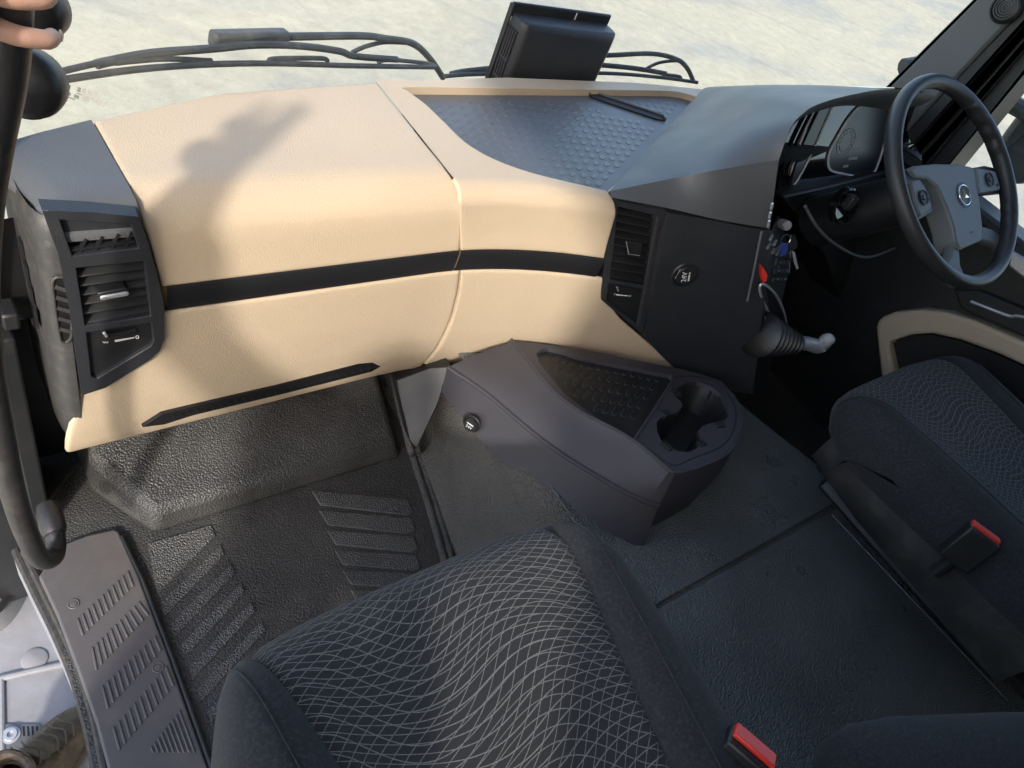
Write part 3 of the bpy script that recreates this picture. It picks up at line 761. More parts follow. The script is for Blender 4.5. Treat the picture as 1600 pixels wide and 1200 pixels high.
for (px, py, w_) in [(1330, 215, 9), (1336, 232, 12), (1326, 246, 14), (1318, 258, 8)]:
    obj('dial_mark', prism([onk(p, .002) for p in [(px, py), (px+w_, py-1), (px+w_-1, py+3), (px-1, py+4)]], cn*.0003), 'grey_ink', g1)
for k in range(3):
    obj('cheek_strip', tube(catmull([onk(p, .010-.003*k) for p in [(1208+9*k, 338-8*k), (1216+10*k, 285-4*k), (1232+10*k, 228), (1262+8*k, 168+2*k)]], 4), .0045, 8), 'gloss_black', cl)
obj('chrome_strip', tube(catmull([onk(p, .006) for p in [(1232, 299), (1262, 291), (1300, 285), (1332, 280), (1366, 272)]], 4), .0022, 8), 'bezel_silver', cl)
# lower dash on the driver's side
def body(name, pts_y, th, mat, parent, bevel=.006):
    return obj(name, prism([ony(p, y) for p, y in pts_y], th), mat, parent, bevel=bevel)
ld = body('driver_panel', [((1222, 306), .74), ((1300, 289), .74), ((1370, 271), .74), ((1445, 255), .74), ((1580, 480), .64), ((1470, 560), .58), ((1330, 520), .58), ((1290, 400), .66), ((1250, 340), .70)], (.02, .12, -.03), 'plain_black', dash)
obj('driver_panel_edge', tube(catmull([ony(p, y) for p, y in [((1258, 322), .62), ((1275, 352), .605), ((1300, 378), .595), ((1335, 398), .59), ((1362, 401), .59), ((1398, 388), .59)]], 5), .0035, 8), 'hub_plastic', dash)
obj('driver_bulkhead', join(box(1.42, 2.29, .80, .84, .05, .82), box(1.60, 2.29, .93, .96, .0, .5)), 'plain_black', dash)
# rotary light switch
lc = ony((1320, 322), .600); ln = V((-.15, -.9, .4)).normalized()
lsw = obj('light_switch', lathe(lc, ln, [(.042, -.01), (.042, .004), (.038, .007), (.033, .003), (.031, -.004), (.0, -.004)], 28), 'gloss_black', dash)
obj('switch_knob', bar(lc+ln*.004+V((0, 0, .030)), lc+ln*.004+V((0, 0, -.006)), .022, .022, up=ln), 'plain_black', lsw, bevel=.004)
obj('knob_mark', bar(lc+ln*.0155+V((.0, 0, .026)), lc+ln*.0155+V((0, 0, .004)), .0012, .001, up=ln), 'grey_ink', lsw)
# round driver vent at the far right
rv_c = ony((1428, 183), .80)
rvn = V((-.25, -.9, .3)).normalized()
rv = obj('driver_vent', prism([onpl(p, rv_c, rvn) for p in [(1408, 160), (1440, 152), (1452, 160), (1454, 205), (1445, 215), (1440, 250), (1412, 262)]], -rvn*.05), 'hub_plastic', dash, bevel=.004)
obj('rotary_dial', lathe(onpl((1424, 184), rv_c+rvn*.002, rvn), rvn, [(.030, -.002), (.030, .004), (.027, .006), (.024, .002), (.016, .002), (.014, .008), (0, .008)], 24), 'gloss_black', rv)
for k in range(5):
    obj('slat', bar(onpl((1418, 226+7*k), rv_c+rvn*.004, rvn), onpl((1438, 220+7*k), rv_c+rvn*.004, rvn), .004, .006, up=rvn), 'deep_black', rv)

# ---- switch column that turns the centre panel round to the driver
Le = [(1203, 358), (1198, 400), (1192, 450), (1187, 500), (1182, 560), (1176, 612)]
Re = [((1216, 336), .66), ((1238, 400), .62), ((1226, 452), .58), ((1216, 505), .55), ((1206, 560), .52), ((1192, 618), .50)]
le3 = [dpt(*p, .008) for p in Le]; re3 = [ony(p, y) for p, y in Re]
rows = [[a.lerp(b, t) for t in (0, .35, .7, 1)]+[b+V((.0, .16, -.02))] for a, b in zip(le3, re3)]
sw = obj('switch_column', grid(rows), 'plain_black', dash, angle=60)
def swp(u, v, o=.003):
    t = v*5; i = min(int(t), 4); f = t-i
    a, b = le3[i].lerp(le3[i+1], f), re3[i].lerp(re3[i+1], f)
    n = (re3[2]-le3[2]).cross(le3[4]-le3[1]).normalized()
    if n.x < 0: n = -n
    return a.lerp(b, u)+n*o
obj('chrome_edge', tube([swp(.03, v, .001) for v in (0, .06, .12)], .0022, 8), 'chrome', sw)
obj('chrome_edge', tube([swp(.12, .17), swp(.55, .12), swp(.95, .17), swp(.97, .30)], .0016, 8), 'satin_metal', sw)
for r in range(4):
    for c in range(2):
        a, b = swp(.22+.36*c, .18+.052*r, .004), swp(.50+.36*c, .17+.052*r, .004)
        obj('button', bar(a, b, .012, .006, up=(1, -.3, .2)), 'socket_black', sw, bevel=.0015)
        obj('button_mark', bar(a.lerp(b, .35)+V((.003, -.004, .002)), a.lerp(b, .65)+V((.003, -.004, .002)), .003, .001, up=(1, -.3, .2)), 'grey_ink', sw)
rb = [dpt(*p, .020) for p in [(1186, 410), (1191, 415), (1195, 423), (1193, 432), (1188, 435), (1186, 424)]]
obj('red_button', prism(rb, (.006, .02, 0)), 'red', sw, bevel=.001)
for p, w_ in [((1207, 318), 5), ((1204, 332), 4), ((1202, 345), 4)]: obj('chrome_tab', bar(ony(p, .585), ony((p[0]-2, p[1]+9), .585), .004, .004, up=(0, 1, 0)), 'bright_trim', sw)
for k, p in enumerate([(1203, 375), (1209, 383), (1199, 388), (1206, 396), (1196, 402), (1203, 410), (1213, 398), (1200, 424), (1210, 412)]):
    obj('button', bar(ony(p, .575), ony((p[0]+4, p[1]-7), .583), .006, .006, up=(0, 1, 0)), 'hub_plastic', sw, bevel=.001)  # pale bars added as painted glints of the small buttons
obj('panel_edge', tube([ony((1190, 362), .58), ony((1180, 412), .565), ony((1168, 470), .545)], .0025, 8), 'hub_plastic', sw)
obj('chrome_bar', tube([swp(.12, .56), swp(.16, .64)], .002, 8), 'chrome', sw)
ring = [ony(p, y) for p, y in [((1203, 492), .53), ((1192, 470), .535), ((1187, 452), .54), ((1190, 444), .542), ((1200, 448), .54), ((1213, 462), .535), ((1223, 483), .53), ((1228, 503), .525), ((1227, 514), .52)]]
cr_ = obj('bottle_ring', tube(catmull(ring, 5), .0032, 8), 'satin_metal', dash)
obj('bottle_well', prism([p+V((.002, .006, -.002)) for p in ring], (.03, .05, -.02)), 'deep_black', dash)

# ================================================================== lever with bellows
b0, b1 = ony((1183, 521), .505), ony((1241, 537), .47)
lv = thing('control_lever', 'short chrome lever in a ribbed black rubber boot beside the switch column', 'lever', b0)
ax = (b1-b0).normalized(); Lb = (b1-b0).length
prof = []
for k in range(7):
    h = Lb*k/6.6; r = .057-.0046*k
    prof += [(r-.015, h), (r, h+Lb*.05), (r, h+Lb*.085), (r-.015, h+Lb*.13)]
prof += [(.018, Lb), (.014, Lb*1.02)]
obj('bellows', lathe(b0, ax, prof, 28), 'bellows_black', lv, angle=50)
chm = catmull([b1-ax*.01, ony((1262, 537), .462), ony((1276, 541), .455), ony((1286, 538), .45), ony((1292, 530), .447), ony((1298, 531), .444)], 4)
obj('lever_arm', tube(chm, [.019]*6+[.020]*6+[.018]*4+[.016]*3+[.013]*2, 14, flat=.9), 'bright_trim', lv)
obj('lever_collar', lathe(b1-ax*.012, ax, [(.020, 0), (.022, .006), (.019, .014)], 20), 'satin_metal', lv)

# ================================================================== keys
kp = ony((1228, 374), .60)
ky = thing('key_bunch', 'bunch of keys with a blue tag hanging from the ignition lock', 'keys', kp)
kn = V((-.5, -.75, .4)).normalized()
def onq(p, o=0): return onpl(p, kp+kn*o, kn)
obj('key_ring', tube(circ(kp, kn, .011), .0009, 8), 'chrome', ky)
obj('blue_tag', prism([onq(p, .002) for p in [(1222, 378), (1229, 380), (1231, 387), (1226, 398), (1217, 401), (1214, 396), (1217, 384)]], kn*.004), 'key_blue', ky, bevel=.0012)
obj('key_head', prism([onq(p) for p in [(1236, 367), (1243, 367), (1246, 378), (1246, 388), (1240, 392), (1232, 388)]], -kn*.006), 'plain_black', ky, bevel=.0015)
obj('key_blade', prism([onq(p) for p in [(1238, 392), (1242, 394), (1244, 404), (1248, 419), (1245, 421), (1241, 410)]], -kn*.0025), 'satin_metal', ky)
obj('lock_barrel', lathe(ony((1228, 352), .615), kn, [(.011, -.02), (.011, .006), (.008, .010), (0, .010)], 18), 'satin_metal', ky)
for k in range(5): obj('chain_link', tube(circ(onq((1212+1.5*(k % 2), 404+4.5*k), .001), V((1, .2*k, .3)), .0035, 10), .0008, 6), 'chrome', ky)

# ================================================================== steering wheel
wc = V((1.745, .478, .957)); tl, yw = math.radians(56), math.radians(-10)
n0 = V((0, -math.cos(tl), math.sin(tl)))
wn_ = V((n0.x*math.cos(yw)-n0.y*math.sin(yw), n0.x*math.sin(yw)+n0.y*math.cos(yw), n0.z))
sw_ = thing('steering_wheel', 'black leather steering wheel with grey hub in front of the instruments', 'steering wheel', wc)
def onw(p, o=0): return onpl(p, wc+wn_*o, wn_)
RW = .222
rim_path = circ(wc, wn_, RW, 144)[:-1]
rings = []
bumps = [wc+(onw(b)-wc).normalized()*RW for b in [(1504, 214), (1513, 228), (1519, 243), (1522, 258), (1546, 310), (1550, 325), (1549, 342)]]
for i, p in enumerate(rim_path):
    d = (p-wc).normalized(); a = 360*i/144
    r0 = .0165+(.0012*math.sin(math.radians(a*22)) if False else 0)
    bump = sum(math.exp(-((p-b).length/.008)**2) for b in bumps)*.005
    rings.append([p+(d*math.cos(t)*(.015+(bump if math.cos(t) < -.3 else 0))+wn_*math.sin(t)*.018) for t in [2*math.pi*k/14 for k in range(14)]])
rings.append(rings[0])
obj('rim', loft(rings, True, False), 'wheel_leather', sw_, angle=80)
hub_px = [(1421, 263), (1432, 258), (1462, 255), (1500, 256), (1519, 260), (1525, 268), (1531, 310), (1536, 352), (1536, 376), (1501, 391), (1494, 378), (1490, 355), (1480, 325), (1465, 292), (1450, 279), (1430, 277)]
hb = obj('hub', prism([onw(p, -.004) for p in hub_px], -wn_*.05), 'hub_plastic', sw_, bevel=.006, seg=3)
# emblem: ring and three-pointed star
ec_ = onw((1506, 305), .0005)
emw = obj('emblem_recess', lathe(onw((1506, 305), -.004), wn_, [(.0290, -.002), (.0290, .0012), (.0262, .0012), (.0255, -.001), (0, -.001)], 36), 'socket_black', hb)
upw = (onw((1498, 285))-onw((1511, 325))).normalized()
lfw = wn_.cross(upw)
e0 = onw((1506, 305), -.004)+wn_*.001
obj('emblem_ring', tube(circ(e0+wn_*.001, wn_, .0225, 36), .0014, 8), 'chrome', hb)
for k in range(3):
    a = 2*math.pi*k/3; d = upw*math.cos(a)+lfw*math.sin(a); s = wn_.cross(d)
    tip, l, r, c = e0+d*.0225, e0+d*.004+s*.0048, e0+d*.004-s*.0048, e0+wn_*.004
    bk = e0-wn_*.001
    obj('emblem_star_arm', ([tip, l, c, r, e0-d*.001], [(0, 1, 2), (0, 2, 3), (1, 4, 2), (3, 2, 4)]), 'chrome', hb, smooth=False)
text('lettering', 'AIRBAG', .0065, frame(onw((1519, 363), -.0035), onw((1523, 362))-onw((1512, 365)), wn_), 'grey_ink', hb)
# button pods
def pod(name, pts, knob, parent):
    o = obj(name, prism([onw(p, -.001) for p in pts], -wn_*.03), 'hub_plastic', parent, bevel=.003)
    obj('control_pad', lathe(onw(knob, -.001), wn_, [(.0165, -.001), (.0165, .003), (.0145, .004), (.0135, .002), (.006, .002), (.005, .0045), (0, .0045)], 24), 'plain_black', o)
    return o
sp1 = pod('spoke', [(1526, 262), (1550, 266), (1556, 268), (1564, 294), (1562, 297), (1531, 302)], (1545, 281), sw_)
obj('button', lathe(onw((1558, 289), -.001), wn_, [(.003, 0), (.003, .002), (0, .002)], 10), 'plain_black', sp1)
sp2 = pod('spoke', [(1424, 283), (1437, 280), (1447, 295), (1456, 322), (1453, 327), (1439, 338), (1430, 315)], (1442, 309), sw_)
# structural arms to the rim
def arm(pts, th=.022, o=-.012, m='wheel_leather'): return obj('spoke_arm', prism([onw(p, o) for p in pts], -wn_*th), m, sw_, bevel=.006, seg=3)
arm([(1518, 262), (1540, 258), (1560, 262), (1572, 285), (1574, 300), (1532, 304)])
arm([(1415, 262), (1436, 268), (1452, 300), (1460, 330), (1436, 345), (1410, 318), (1402, 285)])
arm([(1490, 380), (1500, 391), (1502, 415), (1513, 440), (1500, 448), (1472, 420), (1486, 400)], m='hub_plastic')
arm([(1534, 352), (1552, 358), (1578, 378), (1576, 395), (1560, 384), (1540, 377), (1532, 374)], m='hub_plastic')
col = obj('steering_column', loft([[wc-wn_*(.03+d)+V((0, dy, 0))+(lfw*math.cos(a)*r*1.1+upw*math.sin(a)*r) for a in [2*math.pi*k/20 for k in range(20)]] for d, r, dy in ((.0, .045, 0), (.03, .055, 0), (.10, .06, .0), (.2, .062, .01), (.30, .065, .02))]), 'plain_black', sw_, angle=50)

# ================================================================== floor console with cup holders
TP = [onz((1050, 737), .465), onz((800, 532), .375), onz((1160, 660), .44)]
pn = (TP[1]-TP[0]).cross(TP[2]-TP[0]).normalized()
if pn.z < 0: pn = -pn
def ont(p, o=0): return onpl(p, TP[0]+pn*o, pn)
con = thing('floor_console', 'dark grey plastic floor console with ribbed tray and cup holders', 'console', (1.05, .45, TZ))
T_px = [(800, 532), (815, 551), (832, 572), (852, 597), (875, 620), (910, 645), (950, 665), (987, 686), (1020, 712), (1046, 735), (1056, 738), (1068, 737), (1100, 727), (1132, 712), (1149, 694), (1160, 672), (1162, 650), (1150, 620), (1127, 595), (1095, 584), (1062, 576), (1000, 564), (930, 550), (860, 539)]
T3 = [ont(p) for p in T_px]
tray_px = [(838, 552), (846, 546), (857, 544), (882, 549), (905, 558), (1046, 586), (1052, 590), (1050, 598), (992, 686), (988, 687), (950, 664), (918, 642), (882, 615), (855, 582), (842, 566)]
cup_px = [(1053, 618), (1060, 605), (1072, 597), (1090, 596), (1108, 603), (1126, 616), (1136, 632), (1139, 648), (1134, 655), (1124, 658), (1110, 661), (1098, 665), (1092, 671), (1095, 683), (1094, 693), (1088, 701), (1076, 706), (1060, 705), (1044, 698), (1033, 688), (1027, 674), (1026, 660), (1031, 654), (1041, 648), (1053, 646), (1062, 640), (1067, 633), (1064, 627)]
plate = holed(T3, [[ont(p) for p in tray_px], [ont(p) for p in cup_px]], -pn*.012)
obj('top_plate', plate, 'console_grey', con, bevel=.0025, seg=2)
# body sides
C_px = [((700, 573), .335), ((716, 584), .335), ((736, 597), .338), ((765, 618), .343), ((800, 648), .35), ((845, 685), .36), ((890, 717), .37), ((935, 744), .378), ((975, 767), .384), ((1012, 784), .388), ((1030, 789), .388)]
B_px = [((690, 612), .26), ((705, 632), .26), ((722, 653), .262), ((745, 680), .265), ((780, 715), .268), ((815, 750), .272), ((850, 782), .28), ((893, 815), .29), ((940, 842), .296), ((985, 860), .30), ((1003, 862), .30)]
nT = 11
Tl = T3[:11]
Tl = [ont(p) for p in T_px[:11]]
C3 = [onz(p, z) for p, z in C_px]; B3 = [onz(p, z) for p, z in B_px]
Tr = [T3[i] for i in range(11, 24)]
Cr = [p+V((.0, 0, 0))-pn*.085+(p-V((1.15, .5, p.z)))*.02 for p in Tr]; Br = [V((p.x, p.y, TZ-.005)) for p in Cr]
for i, k in enumerate((.75, .5, .25)):
    Cr[i] = Cr[i].lerp(C3[-1], k*.4); Br[i] = Br[i].lerp(B3[-1], k*.35)
top_, cre, bot = Tl+Tr, C3+Cr, B3+Br
rings = []
N_ = -pn
rings.append([p for p in top_])
rings.append([a.lerp(b, .06)-pn*.004 for a, b in zip(top_, cre)])
for t in (.35, .7, .94): rings.append([a.lerp(b, t) for a, b in zip(top_, cre)])
rings.append([a.lerp(b, .05) for a, b in zip(cre, bot)])
rings.append([a.lerp(b, .12)-V((0, 0, .004)) for a, b in zip(cre, bot)])
rings.append(bot)
obj('shell', loft(rings, True, False), 'console_grey', con, angle=28)
obj('edge_lip', tube(catmull([p+pn*.0005 for p in top_[:16]], 3), .0032, 8), 'console_grey', con)
obj('crease_bead', tube(catmull([p-V((.001, .001, 0)) for p in C3], 3), .0045, 8), 'console_grey', con)
# tray liner + nubs
tl_ = [ont(p, -.010) for p in tray_px]
tm = obj('tray_liner', prism(tl_, -pn*.003), 'plain_black', con)
nub2 = nub_mesh('nub', .0125, .036, .0018, 'plain_black')
f1 = (ont((988, 687))-ont((1050, 592))).normalized(); f2 = (ont((905, 558))-ont((1046, 586))).normalized()
fy = pn.cross(f1)
Mr = Matrix((( -fy.x, -f1.x, pn.x, 0), (-fy.y, -f1.y, pn.y, 0), (-fy.z, -f1.z, pn.z, 0), (0, 0, 0, 1)))
def flat(ps): return [V(((p-TP[0]).dot(f1), (p-TP[0]).dot(fy), 0)) for p in ps]
tf = flat(tl_); k_ = 0
for i in range(5):
    for j in range(28):
        p = ont((1046, 589), -.010)+f1*(.020+.047*i)+f2*(.022+.0205*j)+f1*(.0*j)
        q = flat([p])[0]
        if all(inside(q+V((a, b, 0)), tf) for a, b in ((.016, 0), (-.016, 0), (0, .009), (0, -.009))):
            inst('nub', nub2, Matrix.Translation(p-pn*.0001) @ Mr, tm); k_ += 1
print('console nubs', k_)
# cup well
cup3 = [ont(p) for p in cup_px]
cctr = sum((p for p in cup3), V())/len(cup3)
rings = [[p-pn*.010 for p in cup3], [p.lerp(cctr, .04)-pn*.03 for p in cup3], [p.lerp(cctr, .10)-pn*.075 for p in cup3]]
v, f = loft(rings, True, False); n = len(cup3); f.append(tuple(range(2*n, 3*n)))
cw_ = obj('cup_well', (v, f), 'plain_black', con, angle=40)
# inset frame line round the cup holder and its rubber tabs
fr = [(1053, 590), (1085, 588), (1118, 600), (1142, 622), (1150, 646), (1146, 672), (1128, 697), (1080, 717), (1052, 727), (1022, 708), (992, 688)]
obj('inset_line', tube(catmull([ont(p, .0002) for p in fr], 4), .0012, 6), 'deep_black', con)
for q in [[(1050, 606), (1054, 617), (1065, 618), (1064, 610)], [(1029, 641), (1040, 650), (1050, 646), (1045, 640)], [(1103, 626), (1110, 610), (1113, 613), (1107, 628)], [(1115, 661), (1122, 667), (1135, 666), (1130, 657)], [(1089, 690), (1096, 696), (1106, 694), (1098, 686)], [(1033, 691), (1046, 703), (1052, 702), (1050, 696), (1040, 688)]]:
    obj('grip_tab', prism([ont(p, .0035) for p in q], -pn*.012), 'plain_black', con, bevel=.001)
obj('tray_ledge', tube([ont(p, .001) for p in [(1049, 586), (1052, 593), (1020, 643), (991, 687)]], .003, 8), 'console_grey', con)
# oval push button on the flank
bb = onz((737, 662), .288); bnm = V((-.86, -.42, .12)).normalized(); bb = bb+bnm*.002
pb = obj('side_button', lathe(bb, bnm, [(.0165, -.014), (.0165, .004), (.0145, .007), (.0, .0085)], 28), 'socket_black', con)
obj('button_collar', tube(circ(bb-bnm*.002, bnm, .0185, 28), .0022, 8), 'plain_black', pb)
Mb = frame(bb+bnm*.0084, V((.42, -.86, 0)), bnm)
text('lettering', '24V', .0095, Mb @ Matrix.Translation((0, -.0035, 0)), 'white_ink', pb)
obj('lettering', bar(Mb @ V((-.008, .005, 0)), Mb @ V((.008, .005, 0)), .0026, .0008, up=bnm), 'white_ink', pb)
# bracket between dash foot and tunnel
brk = [((618, 593), .82), ((672, 574), .80), ((706, 571), .77), ((692, 606), .745), ((683, 636), .728), ((650, 704), .692), ((641, 690), .70)]
obj('tunnel_bracket', prism([ony(p, y) for p, y in brk], (.015, .05, -.02)), 'plain_black', con, bevel=.004)

# ================================================================== seats
def sstep(a, b, x): t = min(max((x-a)/(b-a), 0), 1); return t*t*(3-2*t)
def cushion(cx, z0, yF, yR, a=.27, th=.15):
    SI = .68
    def prof(s):
        k = abs(s)
        d = min(max((k-.80)/.20, 0), 1)
        drop = .085*(1-math.sqrt(max(0, 1-d*d)))
        bol = .022*sstep(.55, .84, k)
        groove = .010*math.exp(-((k-SI)/.022)**2)
        zt = z0+bol-drop-.010*(1-min(k/.7, 1)**2)-groove
        yf = yF-.075*k**4-.05*d*d-groove*.6
        yr = yR
        rf = .085
        pts = []
        for y in [yr, yr+.10, yr+.2, yr+.3, yr+.4, yf-rf-.03, yf-rf]:
            pts.append((y, zt+.035*(y-(yF-.1))*.5+.012*math.sin((y-yr)*5.5)))
        zc = pts[-1][1]
        for q in range(1, 9):
            an = math.radians(90-11.25*q); pts.append((yf-rf+rf*math.cos(an), zc-rf+rf*math.sin(an)))
        zb = z0-th
        if zc-rf > zb+.01: pts += [(yf-.004, (zc-rf+zb)/2), (yf-.02, zb)]
        else: pts += [(yf-.004, zb+.006), (yf-.02, zb)]
        # flare: the cushion is a little wider at its front
        out = []
        for y, z in pts:
            hi = min(max(.160+.20*y, .12), .212); ho = .285; k_s = abs(s)
            xx = k_s/SI*hi if k_s <= SI else hi+(k_s-SI)/(1-SI)*(ho-hi)
            out.append(V((cx-.012+.03*max(y, 0)+math.copysign(xx, s), y, z)))
        return out
    def part(s0, s1, n, uv=False):
        ss = [s0+(s1-s0)*i/n for i in range(n+1)]
        ring = [prof(s) for s in ss]
        m = len(ring[0]); v = [p for r in ring for p in r]; f = []
        for i in range(n):
            for j in range(m-1): f.append((i*m+j, i*m+j+1, (i+1)*m+j+1, (i+1)*m+j))
        uvs = None
        if uv:
            uvs = []
            for r in ring:
                L_ = 0
                for j, p in enumerate(r):
                    if j: L_ += (p-r[j-1]).length
                    uvs.append((p.x-cx, L_))
        return v, f, uvs, m
    return part, SI
def make_seat(cx, z0, label, th=.15):
    t = thing('cab_seat', label, 'seat', (cx, 0, .3 if cx > 1 else 0))
    part, SI = cushion(cx, z0, .287, -.33, th=th)
    v, f, uvs, m = part(-SI, SI, 30, True); obj('seat_insert', (v, f), 'seat_pattern', t, uvs=uvs, angle=80)
    for s0, s1, e in ((-1, -SI, 0), (SI, 1, 1)):
        v, f, _, m = part(s0, s1, 14)
        n = len(v)//m; f = list(f)
        f.append(tuple(range(m)) if e == 0 else tuple(range((n-1)*m, n*m)))
        b = obj('bolster', (v, f), 'bolster', t, angle=80)
        # piping seam on the bolster
        rr = [v[(9 if e == 0 else 5)*m+j] for j in range(2, m-2)]
        obj('seam', tube([p+V((0, .0006, .0008)) for p in rr], .0013, 6), 'bolster', b)
    # plastic skirt, frame, rails
    for sx in (-1, 1):
        rows = []
        for y, zt, zb in [(y, a+.15-th, b) for y, a, b in [(-.33, z0-.105, z0-.20), (-.15, z0-.11, z0-.195), (.05, z0-.115, z0-.19), (.16, z0-.12, z0-.185), (.215, z0-.125, z0-.175)]]:
            k = .03*sstep(.1, .23, y); x = cx-.012+sx*.281
            rows.append([V((x-sx*(.02+k), y, zt+.004)), V((x-sx*(.004+k), y, zt)), V((x+sx*(.004-k), y, (zt+zb)/2)), V((x-sx*(.006+k), y, zb)), V((x-sx*.03, y, zb-.006))])
        obj('side_skirt', grid(rows), 'skirt_grey', t, angle=60)
    obj('seat_pan', box(cx-.25, cx+.22, -.34, .18, z0-.21, z0-.12), 'plain_black', t, bevel=.012)
    zf = .30 if cx > 1 else 0
    obj('pedestal', loft([[V((cx+sx*.20*k, y, z)) for sx, y in ((-1, -.32), (1, -.32), (1, .17), (-1, .17))] for k, z in ((.95, zf+.02), (.8, zf+.06), (.9, z0-.2))]), 'plain_black', t, bevel=.01)
    for sx in (-1, 1):
        obj('slide_rail', box(cx+sx*.19-.015, cx+sx*.19+.015, -.5, .20, z0-.235, z0-.212), 'plain_black', t, bevel=.002)
    # backrest and headrest (behind the view)
    def pad(name, x0, x1, zs, ys, th, mat):
        rings = []
        for (z, y, k) in zip(zs, ys, [.86, .98, 1, 1, .97, .8]):
            hw = (x1-x0)/2*k; xc = (x0+x1)/2
            rings.append([V((xc+hw*math.copysign(abs(math.cos(a))**.5, math.cos(a)), y+th/2*math.copysign(abs(math.sin(a))**.6, math.sin(a)), z)) for a in [2*math.pi*i/24 for i in range(24)]])
        return obj(name, loft(rings), mat, t, angle=60)
    pad('backrest', cx-.25, cx+.25, [z0-.02, z0+.06, z0+.25, z0+.45, z0+.6, z0+.66], [-.36, -.37, -.41, -.46, -.50, -.52], .15, 'bolster')
    pad('headrest', cx-.13, cx+.13, [z0+.68, z0+.7, z0+.76, z0+.82, z0+.86, z0+.88], [-.53, -.53, -.53, -.535, -.54, -.55], .10, 'bolster')
    return t
seatP = make_seat(.388, .622, 'passenger seat with thin wavy white threads on a black cushion, nearest the camera')
seatD = make_seat(1.715, .600, "driver's seat with patterned black cushion beside the beige door", .115)

def buckle(px, py, z, label, rot, tilt, x=None):
    c = onz((px, py), z) if x is None else onx((px, py), x)
    t = thing('belt_buckle', label, 'seat belt buckle', c, 'seat belt buckles')
    M = Matrix.Translation(c) @ Matrix.Rotation(rot, 4, 'Z') @ Matrix.Rotation(tilt, 4, 'X')
    def tb(g): return [M @ p for p in g[0]], g[1]
    obj('case', tb(box(-.031, .031, -.017, .016, -.085, -.004)), 'plain_black', t, bevel=.004, seg=3)
    obj('release_button', tb(box(-.028, .028, -.006, .0145, -.02, .002)), 'red', t, bevel=.002)
    obj('latch_slot', tb(box(-.021, .021, -.0135, -.0085, -.02, -.0032)), 'deep_black', t)
    obj('stalk', tb(tube([(0, 0, -.08), (0, .002, -.10), (0, .004, -.13)], [.014, .012, .012], 10)), 'plain_black', t)
    return t
buckle(1180, 1168, .66, 'red seat belt buckle standing beside the passenger seat', math.radians(-69), math.radians(-14))
buckle(1542, 832, .545, "red seat belt buckle in the driver's seat trim", math.radians(-69), math.radians(-14), x=1.425)

# armrest corner in the near right foreground
def armrest():
    c, d = V((.80, -.27, .575)), V((.90, -.435, 0)).normalized(); n = V((-d.y, d.x, 0)); rings = []
    for l, k in ((-.085, .25), (-.075, .55), (-.045, .82), (0, .95), (.06, 1), (.30, 1), (.42, .97), (.45, .7)):
        rings.append([c+d*l+n*(.115*k*math.copysign(abs(math.cos(a))**.75, math.cos(a)))+V((0, 0, .055*min(1, k*1.1)*math.copysign(abs(math.sin(a))**.75, math.sin(a)))) for a in [2*math.pi*i/28 for i in range(28)]])
    return loft(rings)
ar = obj('folded_armrest', armrest(), 'bolster', angle=70); WM['folded_armrest'] = Matrix.Identity(4)
tag(ar, 'dark padded armrest rising at the bottom right edge behind the tunnel mat', 'armrest')
obj('armrest_hinge', tube([(1.0, -.33, .60), (1.0, -.40, .55), (1.0, -.47, .48)], .025, 12), 'plain_black', ar)

# ================================================================== driver's door
door = thing('driver_door', "driver's door with beige armrest trim, dark pocket and silver handle", 'door', (2.2, .1, .1))
DX = 2.205
obj('panel', box(DX, 2.27, -.55, .92, -.12, .80), 'plain_black', door, bevel=.01)
obj('window_ledge', box(DX-.03, 2.285, -.5, .86, .80, .835), 'soft_black', door, bevel=.010)
arch = [(1368, 512), (1371, 502), (1378, 495), (1396, 488), (1440, 484), (1480, 489), (1520, 501), (1560, 518), (1640, 553), (1640, 590), (1560, 553), (1500, 531), (1455, 521), (1425, 523), (1390, 534), (1388, 540), (1399, 590), (1376, 590)]
obj('armrest_trim', prism([onx(p, DX-.045) for p in arch], (.06, 0, 0)), 'beige', door, bevel=.010, seg=3)
obj('pocket', prism([onx(p, DX-.012) for p in [(1392, 537), (1425, 525), (1455, 523), (1500, 533), (1560, 555), (1640, 592), (1640, 700), (1420, 700)]], (.02, 0, 0)), 'deep_black', door)
obj('upper_trim', prism([onx(p, DX-.03) for p in [(1490, 452), (1530, 455), (1640, 500), (1640, 545), (1560, 508), (1520, 492), (1500, 480)]], (.05, 0, 0)), 'plain_black', door, bevel=.005)
obj('silver_strip', tube(catmull([onx(p, DX-.034) for p in [(1517, 471), (1545, 482), (1578, 494), (1592, 494), (1640, 505)]], 4), .0045, 8), 'satin_metal', door)
obj('door_handle', prism([onx(p, DX-.05) for p in [(1576, 390), (1590, 398), (1640, 430), (1640, 462), (1600, 436), (1575, 417)]], (.03, 0, 0)), 'satin_metal', door, bevel=.006, seg=3)
obj('window_glass', ([V((2.31, y, z)) for y, z in ((-.5, .80), (.86, .80), (.80, 1.86), (-.5, 1.86))], [(0, 1, 2, 3)]), 'glass', door)
Mw = frame(onx((1497, 238), 2.306), onx((1530, 214), 2.306)-onx((1497, 238), 2.306), (-1, 0, 0))
for (u_, v_, a_) in [(-.012, .006, .006), (-.004, .007, .005), (.005, .006, .006), (-.012, -.003, .005), (-.003, -.004, .009), (.008, -.004, .004)]:
    obj('glass_stamp', bar(Mw @ V((u_, v_, 0)), Mw @ V((u_+a_, v_, 0)), .006, .0004, up=(1, 0, 0)), 'stamp_ink', door)
for k in range(4):
    q = onx((1503+9*k, 226-3*k), 2.306); q2 = onx((1507+9*k, 238-3*k), 2.306)
    obj('glass_stamp', bar(q, q.lerp(q2, .8), .0016, .0004, up=(1, 0, 0)), 'stamp_ink', door)

